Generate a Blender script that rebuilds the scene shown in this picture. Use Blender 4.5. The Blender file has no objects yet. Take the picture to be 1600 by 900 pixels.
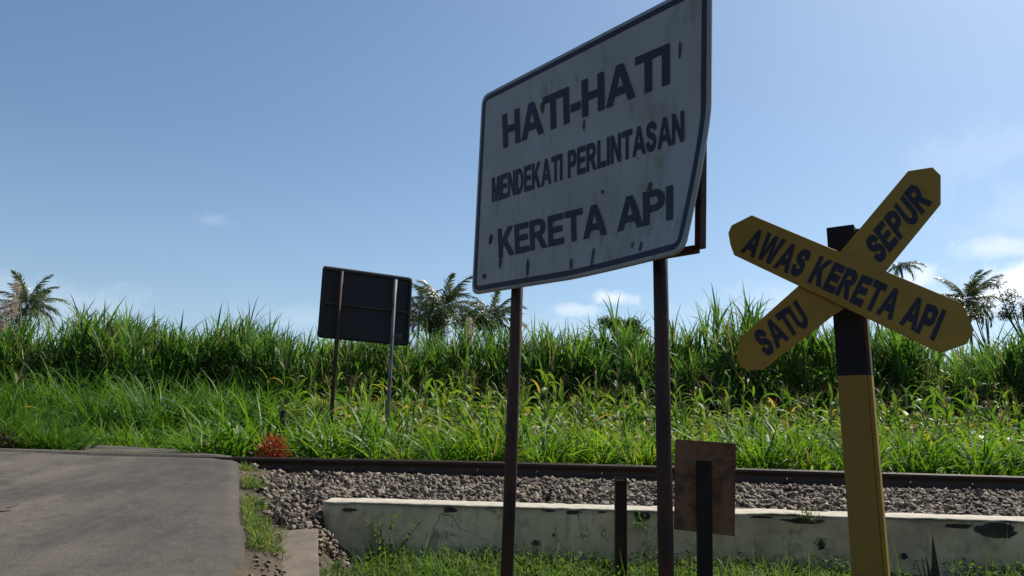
import bpy, bmesh, math, random
import numpy as np
from mathutils import Vector, Matrix, noise as mnoise

scene = bpy.context.scene
COL = scene.collection
rng = np.random.default_rng(7)
random.seed(7)

# ------------------------------------------------------------------ camera
EYE = 1.2
FPX = 1232.0
PITCH = math.radians(12.0)
ROLL = math.radians(1.6)
F = np.array([0, math.cos(PITCH), math.sin(PITCH)])
_U0 = np.array([0, -math.sin(PITCH), math.cos(PITCH)])
_R0 = np.array([1.0, 0, 0])
CR = math.cos(ROLL) * _R0 + math.sin(ROLL) * _U0
CU = math.cos(ROLL) * _U0 - math.sin(ROLL) * _R0
CAMP = np.array([0, 0, EYE])
cam_data = bpy.data.cameras.new('camera')
cam = bpy.data.objects.new('camera', cam_data)
COL.objects.link(cam)
cam_data.sensor_width = 36.0
cam_data.lens = 36.0 * FPX / 1600.0
cam_data.clip_start = 0.05
cam_data.clip_end = 3000
M = Matrix(((CR[0], CU[0], -F[0], 0), (CR[1], CU[1], -F[1], 0), (CR[2], CU[2], -F[2], EYE), (0, 0, 0, 1)))
cam.matrix_world = M
scene.camera = cam


def ray(px, py):
    return F + (px - 800) / FPX * CR + (450 - py) / FPX * CU


def at(px, py, Y):
    """world point on the ray of a photo pixel at distance Y ahead"""
    d = ray(px, py)
    return CAMP + d * (Y / d[1])


def px2x(px, Y):
    return (px - 800) / FPX * Y


# ------------------------------------------------------------------ light
SUN_EL = math.radians(50)
SUN_AZ = math.radians(47)          # clockwise from straight ahead (+Y) to the right (+X)
SUN_DIR = Vector((math.sin(SUN_AZ) * math.cos(SUN_EL), math.cos(SUN_AZ) * math.cos(SUN_EL), math.sin(SUN_EL)))
sun_l = bpy.data.lights.new('sun', 'SUN')
sun_l.energy = 5.0
sun_l.angle = math.radians(0.53)
sun_l.color = (1.0, 0.94, 0.84)
sun = bpy.data.objects.new('sun', sun_l)
sun.rotation_euler = (-SUN_DIR).to_track_quat('-Z', 'Y').to_euler()
sun.location = SUN_DIR * 50
COL.objects.link(sun)

scene.view_settings.view_transform = 'Standard'
scene.view_settings.look = 'None'
scene.view_settings.exposure = 0.5
scene.view_settings.gamma = 1.0
scene.cycles.max_bounces = 8
scene.cycles.transparent_max_bounces = 8

world = bpy.data.worlds.new('World')
scene.world = world
world.use_nodes = True
wn = world.node_tree
wn.nodes.clear()


class NT:
    """tiny node-tree helper"""

    def __init__(self, tree):
        self.t = tree

    def n(self, typ, **kw):
        nd = self.t.nodes.new(typ)
        for k, v in kw.items():
            setattr(nd, k, v)
        return nd

    def set(self, sock, v):
        if isinstance(v, bpy.types.NodeSocket):
            self.t.links.new(v, sock)
        else:
            sock.default_value = v

    def math(self, op, a, b=0.0, c=0.0, clamp=False):
        nd = self.n('ShaderNodeMath', operation=op, use_clamp=clamp)
        self.set(nd.inputs[0], a)
        self.set(nd.inputs[1], b)
        self.set(nd.inputs[2], c)
        return nd.outputs[0]

    def vdot(self, a, v):
        nd = self.n('ShaderNodeVectorMath', operation='DOT_PRODUCT')
        self.set(nd.inputs[0], a)
        nd.inputs[1].default_value = v
        return nd.outputs['Value']

    def noise(self, vec, scale, detail=4, rough=0.55, dist=0.0):
        nd = self.n('ShaderNodeTexNoise')
        if vec is not None:
            self.set(nd.inputs['Vector'], vec)
        nd.inputs['Scale'].default_value = scale
        nd.inputs['Detail'].default_value = detail
        nd.inputs['Roughness'].default_value = rough
        nd.inputs['Distortion'].default_value = dist
        return nd.outputs['Fac']

    def ramp(self, fac, stops, interp='LINEAR'):
        nd = self.n('ShaderNodeValToRGB')
        cr = nd.color_ramp
        cr.interpolation = interp
        while len(cr.elements) > 1:
            cr.elements.remove(cr.elements[-1])
        for i, (p, c) in enumerate(stops):
            e = cr.elements[0] if i == 0 else cr.elements.new(p)
            e.position = p
            e.color = (*c, 1) if len(c) == 3 else c
        self.set(nd.inputs[0], fac)
        return nd.outputs['Color']

    def sstep(self, x, lo, hi):
        nd = self.n('ShaderNodeMapRange', interpolation_type='SMOOTHSTEP')
        self.set(nd.inputs['Value'], x)
        nd.inputs['From Min'].default_value = lo
        nd.inputs['From Max'].default_value = hi
        return nd.outputs['Result']

    def mix(self, fac, a, b, mode='MIX'):
        nd = self.n('ShaderNodeMix', data_type='RGBA', blend_type=mode)
        self.set(nd.inputs[0], fac)
        for s, v in ((nd.inputs[6], a), (nd.inputs[7], b)):
            if not isinstance(v, bpy.types.NodeSocket) and len(v) == 3:
                v = (*v, 1)
            self.set(s, v)
        return nd.outputs[2]


W = NT(wn)
sky = W.n('ShaderNodeTexSky', sky_type='NISHITA')
sky.sun_disc = False
sky.sun_elevation = SUN_EL
sky.sun_rotation = SUN_AZ
sky.altitude = 300
sky.air_density = 1.0
sky.dust_density = 1.0
sky.ozone_density = 1.15
tc = W.n('ShaderNodeTexCoord')
gen = tc.outputs['Generated']
wn_noise = W.noise(gen, 26.0, 6, 0.6, 0.4)
cover = None
# clouds: photo direction, half width / half height (radians), density
for (cx, cy, hw, hh, dens) in (
        (1592, 452, .045, .026, 1.0), (1562, 384, .045, .014, .45), (1442, 432, .028, .015, .6),
        (955, 466, .032, .010, .6), (905, 484, .04, .010, .4), (332, 344, .022, .010, .10), (1530, 240, .09, .035, .10),
        (70, 480, .13, .030, .16), (1640, 330, .10, .05, .12), (700, 505, .3, .02, .12), (1350, 470, .2, .035, .2)):
    d = ray(cx, cy)
    d = d / np.linalg.norm(d)
    r = np.array([d[1], -d[0], 0.0])
    r = r / np.linalg.norm(r)
    u = np.cross(r, d)
    a = W.math('DIVIDE', W.vdot(gen, tuple(r)), hw)
    b = W.math('DIVIDE', W.vdot(gen, tuple(u)), hh)
    rad = W.math('SQRT', W.math('ADD', W.math('MULTIPLY', a, a), W.math('MULTIPLY', b, b)))
    rad = W.math('ADD', rad, W.math('MULTIPLY', W.math('SUBTRACT', wn_noise, .5), 2.4))
    m = W.math('MULTIPLY', W.sstep(rad, 1.25, 0.2), dens)
    front = W.math('GREATER_THAN', W.vdot(gen, tuple(d)), 0.0)
    m = W.math('MULTIPLY', m, front)
    cover = m if cover is None else W.math('MAXIMUM', cover, m)
hz = W.sstep(W.vdot(gen, (0, 0, 1)), 0.40, -0.02)
skycol = W.mix(W.math('MULTIPLY', hz, .22), sky.outputs[0], (6.2, 6.5, 7.2))
skycol = W.mix(1.0, skycol, (.86, .97, 1.0), 'MULTIPLY')
skycol = W.mix(cover, skycol, (9.0, 9.3, 9.9))
bg = W.n('ShaderNodeBackground')
W.set(bg.inputs['Color'], skycol)
bg.inputs['Strength'].default_value = 0.088
wo = W.n('ShaderNodeOutputWorld')
wn.links.new(bg.outputs[0], wo.inputs[0])


# ------------------------------------------------------------------ object helpers
def props(o, label=None, cat=None, group=None, kind=None):
    if label:
        o['label'] = label
    if cat:
        o['category'] = cat
    if group:
        o['group'] = group
    if kind:
        o['kind'] = kind
    return o


def link(name, me, parent=None, mats=None):
    o = bpy.data.objects.new(name, me)
    COL.objects.link(o)
    if parent is not None:
        o.parent = parent
    if mats is not None and me is not None:
        for m in (mats if isinstance(mats, (list, tuple)) else [mats]):
            me.materials.append(m)
    return o


def thing(name, label, cat, loc=(0, 0, 0), group=None):
    o = bpy.data.objects.new(name, None)
    o.empty_display_size = .1
    COL.objects.link(o)
    o.location = loc
    return props(o, label, cat, group)


def mesh_np(name, V, Q=None, T=None, tone=None, smooth=True):
    me = bpy.data.meshes.new(name)
    V = np.asarray(V, dtype=np.float32)
    nq = 0 if Q is None else len(Q)
    nt = 0 if T is None else len(T)
    me.vertices.add(len(V))
    me.vertices.foreach_set('co', V.ravel())
    me.loops.add(nq * 4 + nt * 3)
    me.polygons.add(nq + nt)
    idx = []
    st = []
    if nq:
        idx.append(np.asarray(Q, dtype=np.int32).ravel())
        st.append(np.arange(nq) * 4)
    if nt:
        idx.append(np.asarray(T, dtype=np.int32).ravel())
        st.append(nq * 4 + np.arange(nt) * 3)
    me.loops.foreach_set('vertex_index', np.concatenate(idx).astype(np.int32))
    me.polygons.foreach_set('loop_start', np.concatenate(st).astype(np.int32))
    me.update(calc_edges=True)
    if smooth:
        me.polygons.foreach_set('use_smooth', np.ones(nq + nt, dtype=bool))
    if tone is not None:
        at_ = me.attributes.new('tone', 'FLOAT', 'POINT')
        at_.data.foreach_set('value', np.asarray(tone, dtype=np.float32))
    me.validate()
    return me


def bm_mesh(name, bm, smooth=False):
    me = bpy.data.meshes.new(name)
    bm.normal_update()
    bm.to_mesh(me)
    bm.free()
    if smooth:
        me.polygons.foreach_set('use_smooth', np.ones(len(me.polygons), dtype=bool))
    return me


def bar(p0, p1, w, d, side=None, bevel=.15, bm=None):
    """rectangular bar from p0 to p1, w along side, d across"""
    own = bm is None
    if own:
        bm = bmesh.new()
    p0 = Vector(p0)
    p1 = Vector(p1)
    ax = (p1 - p0)
    L = ax.length
    ax.normalize()
    s = Vector(side) if side is not None else Vector((1, 0, 0))
    s = (s - ax * s.dot(ax)).normalized()
    t = ax.cross(s)
    r = bmesh.ops.create_cube(bm, size=1)
    mat = Matrix((s * w, t * d, ax * L)).transposed().to_4x4()
    mat.translation = (p0 + p1) / 2
    bmesh.ops.transform(bm, matrix=mat, verts=r['verts'])
    if bevel:
        es = list({e for v in r['verts'] for e in v.link_edges})
        bmesh.ops.bevel(bm, geom=es, offset=min(w, d) * bevel, segments=2, affect='EDGES', profile=.6)
    return bm


def tube(pts, rad, n=10, bm=None, caps=True):
    own = bm is None
    if own:
        bm = bmesh.new()
    pts = [Vector(p) for p in pts]
    rings = []
    for i, p in enumerate(pts):
        a = pts[max(i - 1, 0)]
        b = pts[min(i + 1, len(pts) - 1)]
        ax = (b - a).normalized()
        s = ax.orthogonal().normalized() if abs(ax.z) < .9 else (Vector((1, 0, 0)) - ax * ax.x).normalized()
        t = ax.cross(s)
        r = rad[i] if hasattr(rad, '__len__') else rad
        rings.append([bm.verts.new(p + s * (r * math.cos(2 * math.pi * k / n)) + t * (r * math.sin(2 * math.pi * k / n))) for k in range(n)])
    for i in range(len(rings) - 1):
        for k in range(n):
            bm.faces.new((rings[i][k], rings[i][(k + 1) % n], rings[i + 1][(k + 1) % n], rings[i + 1][k]))
    if caps:
        bm.faces.new(rings[0][::-1])
        bm.faces.new(rings[-1])
    return bm


# ------------------------------------------------------------------ materials
def material(name):
    m = bpy.data.materials.new(name)
    m.use_nodes = True
    m.node_tree.nodes.clear()
    t = NT(m.node_tree)
    out = t.n('ShaderNodeOutputMaterial')
    return m, t, out


def pbsdf(t, out, color, rough=.7, spec=.4, metal=0.0, bump=None, bstr=.3, bdist=.01):
    p = t.n('ShaderNodeBsdfPrincipled')
    if not isinstance(color, bpy.types.NodeSocket):
        color = (*color, 1)
    t.set(p.inputs['Base Color'], color)
    t.set(p.inputs['Roughness'], rough)
    p.inputs['Specular IOR Level'].default_value = spec
    p.inputs['Metallic'].default_value = metal
    if bump is not None:
        b = t.n('ShaderNodeBump')
        b.inputs['Strength'].default_value = bstr
        b.inputs['Distance'].default_value = bdist
        t.set(b.inputs['Height'], bump)
        t.t.links.new(b.outputs[0], p.inputs['Normal'])
    if out is not None:
        t.t.links.new(p.outputs[0], out.inputs[0])
    return p


def objvec(t, scale=(1, 1, 1)):
    c = t.n('ShaderNodeTexCoord')
    mp = t.n('ShaderNodeMapping')
    mp.inputs['Scale'].default_value = scale
    t.t.links.new(c.outputs['Object'], mp.inputs[0])
    return mp.outputs[0]


def foliage(name, stops, transl=.42, rough=.42, spec=.5, use_random=.25, tcol=(1.25, 1.2, .55)):
    m, t, out = material(name)
    a = t.n('ShaderNodeAttribute', attribute_name='tone')
    oi = t.n('ShaderNodeObjectInfo')
    f = t.math('ADD', a.outputs['Fac'], t.math('MULTIPLY', t.math('SUBTRACT', oi.outputs['Random'], .5), use_random), clamp=True)
    col = t.ramp(f, stops)
    p = pbsdf(t, None, col, rough, spec)
    tr = t.n('ShaderNodeBsdfTranslucent')
    t.set(tr.inputs['Color'], t.mix(1.0, col, tcol, 'MULTIPLY'))
    ms = t.n('ShaderNodeMixShader')
    ms.inputs[0].default_value = transl
    t.t.links.new(p.outputs[0], ms.inputs[1])
    t.t.links.new(tr.outputs[0], ms.inputs[2])
    t.t.links.new(ms.outputs[0], out.inputs[0])
    return m


def rusty(name, base, rust, amount=.5, rough=.75, metal=.1, scale=9, stretch=(1, 1, .35)):
    m, t, out = material(name)
    v = objvec(t, stretch)
    n1 = t.noise(v, scale, 6, .65)
    n2 = t.noise(v, scale * 6, 4, .6)
    f = t.sstep(t.math('ADD', n1, t.math('MULTIPLY', t.math('SUBTRACT', n2, .5), .4)), .62 - amount * .4, .72 - amount * .3)
    rc = t.mix(n2, rust, tuple(c * .5 for c in rust))
    col = t.mix(f, base, rc)
    pbsdf(t, out, col, rough, .4, metal, n2, .5, .004)
    return m


MAT = {}
# asphalt, dusty
m, t, out = material('asphalt')
v = objvec(t)
n1 = t.noise(v, .9, 5, .6)
n2 = t.noise(v, 6.0, 6, .7)
n3 = t.noise(v, 140, 3, .7)
n4 = t.noise(objvec(t, (2.2, .45, 1)), 2.0, 5, .6)
wear = t.n('ShaderNodeAttribute', attribute_name='tone').outputs['Fac']      # metres in from the paved edge: traffic spreads the dust
lane_w = t.sstep(wear, .0, 1.5)
dust = t.sstep(t.math('ADD', n1, t.math('MULTIPLY', t.math('SUBTRACT', n4, .5), .7)), .30, .70)
dust = t.math('MULTIPLY', dust, t.math('ADD', .35, t.math('MULTIPLY', lane_w, .65)))
col = t.mix(dust, (.072, .065, .058), (.150, .130, .107))
col = t.mix(t.math('MULTIPLY', t.sstep(n2, .52, .75), .45), col, (.05, .045, .042))
n5 = t.noise(v, 38, 5, .75)
col = t.mix(t.math('MULTIPLY', t.sstep(n5, .56, .72), .55), col, (.04, .036, .033))
col = t.mix(t.math('MULTIPLY', t.sstep(t.noise(v, 55, 3, .6), .68, .74), .6), col, (.22, .20, .175))
col = t.mix(t.math('MULTIPLY', t.sstep(n3, .55, .8), .5), col, (.13, .12, .11))
n7 = t.noise(objvec(t, (1, 1, 1)), 13, 6, .8, .3)
col = t.mix(t.math('MULTIPLY', t.sstep(n7, .55, .66), .5), col, (.042, .037, .033))
col = t.mix(t.math('MULTIPLY', t.sstep(n7, .46, .36), .45), col, (.15, .128, .105))
pbsdf(t, out, col, .95, .12, 0, t.math('ADD', n3, t.math('ADD', n2, n7)), .8, .012)
MAT['asphalt'] = m

# soil
m, t, out = material('soil')
v = objvec(t)
n1 = t.noise(v, 1.3, 6, .6)
n2 = t.noise(v, 22, 6, .7)
col = t.ramp(n1, [(.3, (.035, .026, .018)), (.5, (.066, .05, .034)), (.7, (.10, .08, .057))])
col = t.mix(t.math('MULTIPLY', t.sstep(n2, .5, .7), .5), col, (.06, .05, .035))
pbsdf(t, out, col, .95, .2, 0, n2, .9, .02)
MAT['soil'] = m

# gravel sheet under the stones
m, t, out = material('ballast_bed')
v = objvec(t)
vo = t.n('ShaderNodeTexVoronoi')
t.set(vo.inputs['Vector'], v)
vo.inputs['Scale'].default_value = 18
col = t.ramp(t.noise(v, 30, 3), [(.3, (.03, .026, .022)), (.7, (.1, .088, .075))])
pbsdf(t, out, col, .9, .3, 0, vo.outputs['Distance'], 1.0, .04)
MAT['bed'] = m

# ballast stone
m, t, out = material('ballast_stone')
a = t.n('ShaderNodeAttribute', attribute_name='tone')
oi = t.n('ShaderNodeObjectInfo')
v = objvec(t)
f = t.math('FRACT', t.math('ADD', a.outputs['Fac'], t.math('MULTIPLY', oi.outputs['Random'], .97)))
col = t.ramp(f, [(0, (.05, .038, .03)), (.35, (.125, .094, .068)), (.6, (.195, .148, .104)), (.85, (.31, .24, .165)), (1, (.08, .064, .056))])
n2 = t.noise(v, 60, 4, .7)
col = t.mix(t.math('MULTIPLY', n2, .5), col, (.08, .065, .05))
pbsdf(t, out, col, .8, .45, 0, n2, .4, .006)
MAT['stone'] = m

# plastered wall
m, t, out = material('wall_plaster')
v = objvec(t)
n1 = t.noise(v, 1.6, 6, .6)
n2 = t.noise(v, 9, 6, .65)
n3 = t.noise(v, 70, 4, .7)
col = t.ramp(n1, [(.25, (.21, .165, .10)), (.45, (.43, .335, .20)), (.6, (.53, .415, .25)), (.78, (.61, .485, .30))])
col = t.mix(t.math('MULTIPLY', t.sstep(n2, .5, .72), .7), col, (.17, .14, .095))
n8 = t.noise(v, 3.3, 7, .75, .6)
col = t.mix(t.math('MULTIPLY', t.sstep(n8, .54, .66), .6), col, (.10, .082, .052))
vs = objvec(t, (5, 1, .6))
col = t.mix(t.math('MULTIPLY', t.sstep(t.noise(vs, 2.4, 5), .55, .75), .45), col, (.15, .145, .115))
col = t.mix(t.math('MULTIPLY', t.sstep(n3, .62, .75), .5), col, (.46, .42, .34))
cr = t.n('ShaderNodeTexVoronoi', feature='DISTANCE_TO_EDGE')
cv = t.n('ShaderNodeVectorMath', operation='ADD')
t.set(cv.inputs[0], v)
nn = t.n('ShaderNodeTexNoise')
nn.inputs['Scale'].default_value = 3
t.set(nn.inputs['Vector'], v)
t.set(cv.inputs[1], nn.outputs['Color'])
t.set(cr.inputs['Vector'], cv.outputs[0])
cr.inputs['Scale'].default_value = 1.3
crack = t.math('MULTIPLY', t.sstep(cr.outputs['Distance'], .014, .002), t.sstep(n1, .5, .6))
col = t.mix(t.math('MULTIPLY', crack, .8), col, (.05, .048, .042))
pbsdf(t, out, col, .9, .3, 0, t.math('ADD', n3, t.math('MULTIPLY', n2, 1.2)), .6, .01)
MAT['plaster'] = m

# broken masonry behind fallen plaster
m, t, out = material('broken_masonry')
v = objvec(t)
n2 = t.noise(v, 25, 6, .75)
pbsdf(t, out, t.ramp(n2, [(.3, (.02, .018, .016)), (.55, (.06, .05, .042)), (.75, (.16, .125, .095))]), .95, .2, 0, n2, 1, .03)
MAT['masonry'] = m

m, t, out = material('coping_mortar')
v = objvec(t)
n1 = t.noise(v, 12, 6, .65)
n2 = t.noise(v, 80, 4, .6)
pbsdf(t, out, t.ramp(n1, [(.3, (.30, .265, .205)), (.55, (.43, .39, .315)), (.8, (.48, .44, .36))]), .9, .25, 0, n2, .5, .008)
MAT['coping'] = m

m, t, out = material('concrete')
v = objvec(t)
n1 = t.noise(v, 5, 6, .65)
n3 = t.noise(v, 90, 4, .7)
col = t.ramp(n1, [(.3, (.10, .08, .06)), (.7, (.185, .15, .115))])
col = t.mix(t.math('MULTIPLY', t.sstep(n3, .6, .75), .5), col, (.26, .24, .21))
pbsdf(t, out, col, .9, .3, 0, n3, .5, .006)
MAT['concrete'] = m

MAT['rust'] = rusty('rusted_paint', (.022, .013, .012), (.07, .028, .02), .5)
MAT['rust_rail'] = rusty('rail_steel', (.03, .018, .013), (.06, .032, .02), .5, .6, .25, 14, (.4, 1, 1))
MAT['rust_plate'] = rusty('rusted_plate', (.15, .075, .042), (.105, .053, .031), .45, .85, .05, 3, (1, 1, 1))
MAT['dark_rust'] = rusty('dark_rust', (.045, .027, .02), (.075, .034, .02), .45)
MAT['black_rust'] = rusty('black_rust', (.009, .007, .006), (.022, .012, .009), .4, .9)
MAT['galv'] = rusty('galvanised_pipe', (.17, .18, .19), (.15, .065, .035), .22, .7, .2, 8)
MAT['navy_back'] = rusty('dark_sheet', (.016, .016, .021), (.034, .024, .022), .25, .75, .1, 5)
MAT['old_patch'] = rusty('old_patch', (.06, .065, .06), (.04, .03, .025), .5, .8, 0, 12)
MAT['wood_dark'] = rusty('charred_wood', (.025, .021, .018), (.05, .036, .026), .5, .95, 0, 20)

# sign face: faded white sheet with algae stains
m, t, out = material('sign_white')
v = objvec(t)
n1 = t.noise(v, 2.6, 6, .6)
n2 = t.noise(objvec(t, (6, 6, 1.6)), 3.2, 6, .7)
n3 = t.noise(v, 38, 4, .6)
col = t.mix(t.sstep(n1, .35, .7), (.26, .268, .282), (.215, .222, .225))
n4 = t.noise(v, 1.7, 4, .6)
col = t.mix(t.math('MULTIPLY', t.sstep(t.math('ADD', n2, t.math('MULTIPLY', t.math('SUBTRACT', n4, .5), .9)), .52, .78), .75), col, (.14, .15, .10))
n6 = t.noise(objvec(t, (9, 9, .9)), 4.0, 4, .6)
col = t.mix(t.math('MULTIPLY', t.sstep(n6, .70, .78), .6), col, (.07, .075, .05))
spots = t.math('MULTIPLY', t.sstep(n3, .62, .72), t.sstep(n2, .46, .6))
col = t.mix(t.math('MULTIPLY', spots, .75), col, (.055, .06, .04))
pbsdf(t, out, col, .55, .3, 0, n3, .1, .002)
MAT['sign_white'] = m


def paint(name, c, var=.25, rough=.6, spec=.3, chip=None):
    m, t, out = material(name)
    v = objvec(t)
    n1 = t.noise(v, 6, 6, .65)
    n3 = t.noise(v, 60, 4, .65)
    col = t.mix(n1, tuple(x * (1 - var) for x in c), tuple(x * (1 + var) for x in c))
    if chip:
        n5 = t.noise(v, 17, 6, .7)
        col = t.mix(t.sstep(n5, .64, .69), col, chip)
    pbsdf(t, out, col, rough, spec, 0, n3, .15, .003)
    return m


MAT['letter'] = paint('navy_print', (.015, .017, .032), .25)
MAT['paint_yellow'] = paint('yellow_paint', (.27, .162, .015), .38, .55, .35, (.22, .12, .04))
MAT['post_yellow'] = paint('old_yellow_paint', (.19, .112, .010), .22, .55, .35, (.12, .06, .02))
MAT['paint_black'] = paint('black_paint', (.011, .012, .019), .3, .7, .15)
MAT['leaf_dry'] = paint('dry_leaf', (.11, .055, .025), .4, .8)

G_D, G_M, G_L = (.012, .034, .010), (.032, .085, .014), (.075, .15, .022)
MAT['cane'] = foliage('cane_leaf', [(0, (.022, .066, .018)), (.45, (.06, .145, .028)), (.78, (.12, .225, .045)), (.9, (.16, .16, .08)), (1, (.24, .19, .11))], .5, .5, .3)
MAT['cane_dry'] = foliage('cane_dry_leaf', [(0, (.05, .038, .022)), (1, (.17, .125, .07))], .25, .8, .2, .2, (1, .9, .7))
MAT['napier'] = foliage('napier_leaf', [(0, (.016, .052, .010)), (.5, (.045, .118, .015)), (1, (.105, .20, .026))], .48, .5, .3)
MAT['verge'] = foliage('verge_blade', [(0, (.03, .085, .010)), (.5, (.078, .18, .016)), (.9, (.16, .26, .028)), (1, (.2, .18, .06))], .5, .5, .3)
MAT['corn'] = foliage('corn_leaf', [(0, (.04, .105, .018)), (.5, (.09, .185, .025)), (.88, (.17, .25, .035)), (.96, (.36, .28, .03)), (1, (.36, .24, .06))], .5, .5, .28, .6)
MAT['corn_stalk'] = foliage('corn_stalk', [(0, (.05, .09, .02)), (1, (.13, .12, .05))], .1, .6, .3, .6)
MAT['tassel'] = foliage('corn_tassel', [(0, (.12, .075, .045)), (1, (.22, .15, .085))], .25, .8, .2, .3, (1, .9, .7))
MAT['weed'] = foliage('weed_leaf', [(0, (.04, .09, .015)), (1, (.11, .19, .025))], .45, .7, .12)
MAT['field_weed'] = foliage('field_weed_leaf', [(0, (.04, .09, .016)), (.55, (.11, .19, .028)), (.8, (.19, .25, .04)), (.92, (.30, .26, .07)), (1, (.24, .15, .07))], .5, .5, .3)
MAT['ground_grass'] = foliage('ground_grass_blade', [(0, (.045, .10, .018)), (.6, (.10, .18, .036)), (.85, (.18, .20, .065)), (1, (.32, .26, .14))], .5, .6, .3)
MAT['palm'] = foliage('palm_leaf', [(0, (.045, .075, .055)), (.7, (.085, .12, .075)), (1, (.14, .15, .09))], .3, .4, .5)  # distance haze put into the leaf colour as a paler, bluer green
MAT['tree'] = foliage('tree_leaf', [(0, (.018, .036, .02)), (1, (.05, .085, .035))], .3, .5, .4)
MAT['red'] = foliage('red_leaf', [(0, (.16, .025, .015)), (.6, (.30, .06, .028)), (1, (.40, .15, .03))], .4, .5, .4, .2, (1.2, .8, .6))
MAT['plume'] = foliage('plume', [(0, (.40, .33, .27)), (1, (.58, .50, .42))], .45, .9, .1, .2, (1, .95, .85))
MAT['withered'] = foliage('withered_twig', [(0, (.035, .026, .02)), (1, (.09, .065, .045))], .1, .9, .1, .2, (1, .9, .8))
MAT['bark'] = rusty('palm_bark', (.10, .085, .07), (.055, .045, .038), .5, .95, 0, 3, (1, 1, 2))


# ------------------------------------------------------------------ terrain
RXR_Y = [0, 2.5, 4.1, 4.47, 4.99, 5.5, 6.385, 6.95, 8.0, 9.3]
RXR_X = [-.6, -1.05, -1.36, -1.422, -1.595, -1.812, -2.104, -2.30, -2.72, -3.2]


def road_z(Y):
    return EYE + np.interp(Y, [0, 7.7, 7.93, 8.07, 9.3, 11.0, 14], [-1.2, -.108, -.104, -.078, -.075, -.014, -.005])


MID_Y = [-60, 0, 2, 4, 4.53, 5.4, 6.2, 7.7, 9.3, 10, 12, 13, 16, 22, 30, 60, 400]
MID_Z = [-1.5, -1.35, -1.18, -.88, -.775, -.60, -.47, -.245, -.22, -.16, -.10, -.02, .12, .32, .45, .55, .6]
RGT_Y = [-60, 0, 2, 4, 6.03, 6.38, 7.7, 9.3, 10, 12, 13, 16, 22, 30, 60, 400]
RGT_Z = [-1.5, -1.38, -1.2, -.95, -.75, -.44, -.245, -.22, -.16, -.10, -.02, .12, .32, .45, .55, .6]


def sst(x):
    x = np.clip(x, 0, 1)
    return x * x * (3 - 2 * x)


def ground(X, Y):
    X = np.asarray(X, float)
    Y = np.asarray(Y, float)
    mid = np.interp(Y, MID_Y, MID_Z)
    rgt = np.interp(Y, RGT_Y, RGT_Z)
    a = sst((X + 1.42) / .4)
    base = mid * (1 - a) + rgt * a
    xr = np.interp(Y, RXR_Y, RXR_X)
    side = road_z(Y) - EYE - .05
    b = sst((X - xr - .02) / .5)
    near = side * (1 - b) + base * b
    w = sst((9.0 - Y) / .8)
    return EYE + near * w + base * (1 - w)


def ground1(x, y):
    return float(ground(x, y))


def smooth_noise(X, Y, s, seed=0):
    return np.array([mnoise.noise((x * s + seed, y * s - seed, seed * .7)) for x, y in zip(np.ravel(X), np.ravel(Y))]).reshape(np.shape(X))


def grid_faces(nx, ny):
    i = np.arange(ny - 1)[:, None] * nx + np.arange(nx - 1)[None, :]
    i = i.ravel()
    return np.stack([i, i + 1, i + nx + 1, i + nx], 1)


xs = np.concatenate([[-600, -300, -120, -60, -35, -24, -18, -14, -11], np.arange(-9, 9.01, .1), [11, 14, 18, 24, 35, 60, 120, 300, 600]])
ys = np.concatenate([[-300, -100, -40, -15, -6, -2, 0], np.arange(1, 10.6, .08), np.arange(10.7, 20, .5), [21, 23, 26, 30, 40, 60, 100, 200, 400, 900]])
GX, GY = np.meshgrid(xs, ys)
GZ = ground(GX, GY)
near = (np.abs(GX) < 9.5) & (GY > 0) & (GY < 12)
GZ = GZ + np.where(near, .022 * smooth_noise(GX, GY, 2.3, 3) + .012 * smooth_noise(GX, GY, 7, 9), 0)
me = mesh_np('ground', np.stack([GX.ravel(), GY.ravel(), GZ.ravel()], 1), grid_faces(len(xs), len(ys)))
props(link('ground', me, None, MAT['soil']), kind='structure', label='brown soil of the verges and field')

# road
rows_y = np.concatenate([np.r_[np.arange(-3, 3, .15), np.arange(3, 7.7, .05)], [7.80, 7.90, 7.925, 7.94, 8.06, 8.075, 8.15], np.arange(8.3, 8.95, .15), [9.0, 9.015, 9.03, 9.14, 9.155, 9.3]])
nu = 44
RV = []
for y in rows_y:
    xr = np.interp(y, RXR_Y, RXR_X)
    xl = np.interp(y, [-3, 8, 9.0, 9.3], [xr - 3.9, -6.9, -5.6, -5.2]) if y > 7 else xr - 4.05
    jag = .035 * mnoise.noise((y * 1.3, 3.3, 0)) + .02 * mnoise.noise((y * 6.1, 7.7, 0)) + .02 * mnoise.noise((y * 17, 1.7, 0))
    dip = .05 if (7.935 < y < 8.07 or 9.02 < y < 9.15) else 0.0
    for k in range(nu):
        s = k / (nu - 2)
        if k == nu - 1:
            s = 1.0
        x = xl + (xr + jag - xl) * s
        z = float(road_z(y)) - dip + .012 * mnoise.noise((x * .9, y * .9, 5)) + .004 * mnoise.noise((x * 4, y * 4, 5))
        if s > .96:
            z -= (.012 if k < nu - 1 else .11)
        if k == nu - 1:
            x += .03
        RV.append((x, y, z))
RV = np.array(RV)
me = mesh_np('road', RV, grid_faces(nu, len(rows_y)), None, np.tile(np.clip((1 - np.arange(nu) / (nu - 2)) * 4.0, 0, 4), len(rows_y)))
props(link('road', me, None, MAT['asphalt']), kind='structure', label='worn grey asphalt road rising to the railway crossing')
# lane continuing beyond the track and turning away behind the grass
rR = [(-3.2, 9.31), (-3.55, 9.75), (-4.15, 10.4), (-5.2, 11.0), (-7.5, 11.5), (-12, 12.0), (-20, 12.6)]
rL = [(-5.0, 9.31), (-5.05, 9.6), (-5.5, 9.95), (-6.4, 10.2), (-8, 10.5), (-12, 10.9), (-20, 11.4)]


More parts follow.
